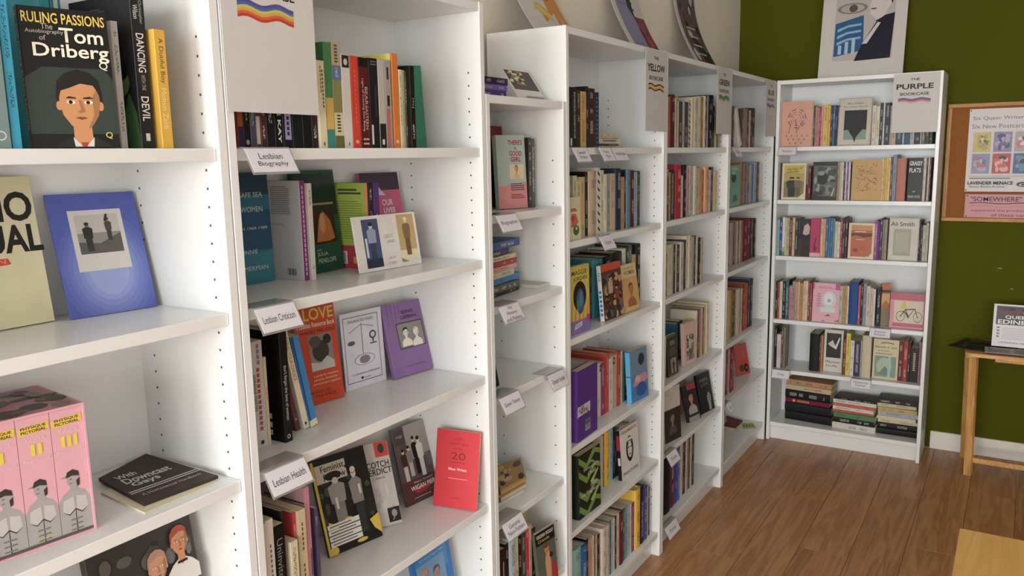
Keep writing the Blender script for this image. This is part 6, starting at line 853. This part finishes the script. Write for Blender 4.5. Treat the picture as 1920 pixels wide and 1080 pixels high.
for i, (p0, p1, dp, sk, cl, lb) in enumerate(lf):
    X0, Y0 = .985, 2.74; ang = math.atan2(p1[1]-p0[1], p1[0]-p0[0]); nx_, ny_ = -sin(ang), cos(ang)
    P4 = [(X0+p0[0], Y0+p0[1]), (X0+p1[0], Y0+p1[1]), (X0+p1[0]+nx_*dp, Y0+p1[1]+ny_*dp), (X0+p0[0]+nx_*dp, Y0+p0[1]+ny_*dp)]
    flat_sheet('leaflet', P4, tz+.0004+.0021*i, .0018, cl, lb, 'leaflet', [rc('#8a847c', .06, .15, .44, .85), rc('#6a6068', .5, .15, .95, .85), *lines('#4a4446', .1, .4, .3, .75, 4, .3)] if i == 3 else ([rc('#4a4a46', .1, .5, .7, .6)] if i in (0, 2) else ()), 'leaflets on the folding table')
st = thing('table_sign', T(1.092, 2.91, tz+.0125) @ RX(-.12), 'white printed sign with a black title panel standing on the folding table', 'sign')
v_, f_ = boxv(0, 0, 0, .30, .004, .212); ps = link('panel', mesh('panel', v_, f_), st, plain('#d8d4d8', .4, .02)); 
prints(ps, (0, 0, 0), (.30, 0, 0), (0, 0, .212), (0, -1, 0), [rc('#1c1418', .04, .52, .96, .96), tx('#5a2c34', 'REMEMBERING', .5, .895, .84, .08, .02), tx('#8a3440', 'COMMUNITY', .44, .8, .7, .08, .02), tx('#7a3440', 'OF', .1, .7, .08, .08, .02), tx('#f0ecea', 'QUEER', .35, .7, .36, .09, .02), tx('#3a6a90', 'MEN', .68, .7, .2, .08, .02), tx('#f0ecea', 'EDINBURGH', .47, .59, .8, .1, .02), *lines('#9a94a0', .14, .9, .17, .46, 7, .2), *[rc('#4a4650', .06, .22+.07*i, .1, .25+.07*i) for i in range(4)], tx('#4a464c', 'LAVENDER MENACE', .36, .1, .52, .035), el('#1c181a', .74, .07, .06, .03)], 'panel_print')
box('strut', (.13, .03, .001), (.17, .034, .15), plain('#b8b4b8', .5), st)
# ------------------------------------------------------------------ table in the foreground
ft = thing('table', T(1.096, -.8, 0), 'light birch table top standing in the middle of the wooden floor', 'table')
BIRCH = wood('birch_top', '#c99a56', '#d6a95e', '#e0b872', 1, .8, .4)
box('table_top', (0, 0, .695), (.8, 1.212, .72), BIRCH, ft, .0015)
for x in (.06, .74):
    for y in (.08, 1.13): box('leg', (x-.022, y-.022, 0), (x+.022, y+.022, .6945), BEECHV, ft, .002)
for x in (.06, .74): box('apron', (x-.01, .103, .62), (x+.01, 1.107, .6945), BIRCH, ft)
for y in (.08, 1.13): box('apron', (.083, y-.01, .62), (.717, y+.01, .6945), BIRCH, ft)
build_texts()
# ------------------------------------------------------------------ beyond the 300 largest, the small far spines are one mass of books
ALLB.sort(key=lambda q: -q[0]); small = [o for _, o in ALLB[292:]]
if small:
    bpy.context.view_layer.update()
    vs, fs, mi, u1, u2, mats = [], [], [], [], [], {}
    gone = []
    for o in small:
        Mw = o.matrix_world.copy(); kids = [q for q in o.children_recursive]
        for q in kids:
            me = q.data; k_ = len(vs); vs += [tuple(Mw @ x.co) for x in me.vertices]; la, lb = me.uv_layers.get('spine'), me.uv_layers.get('metres')
            for p in me.polygons:
                fs.append(tuple(k_+i for i in p.vertices)); m_ = me.materials[p.material_index]; mi.append(mats.setdefault(m_, len(mats)))
                for li in p.loop_indices: u1.append(tuple(la.data[li].uv) if la else (-1, -1)); u2.append(tuple(lb.data[li].uv) if lb else (0, 0))
        gone += kids + [o]
    for q in gone: bpy.data.objects.remove(q, do_unlink=True)
    me = mesh('small_books', vs, fs); sa, sb = me.uv_layers.new(name='spine'), me.uv_layers.new(name='metres')
    for i, (a_, b_) in enumerate(zip(u1, u2)): sa.data[i].uv = a_; sb.data[i].uv = b_
    for m_ in mats: me.materials.append(m_)
    for p, i in zip(me.polygons, mi): p.material_index = i
    tag(link('small_books', me), 'many small book spines packed along the shelves of the farther white bookcases', 'books', None, 'stuff')
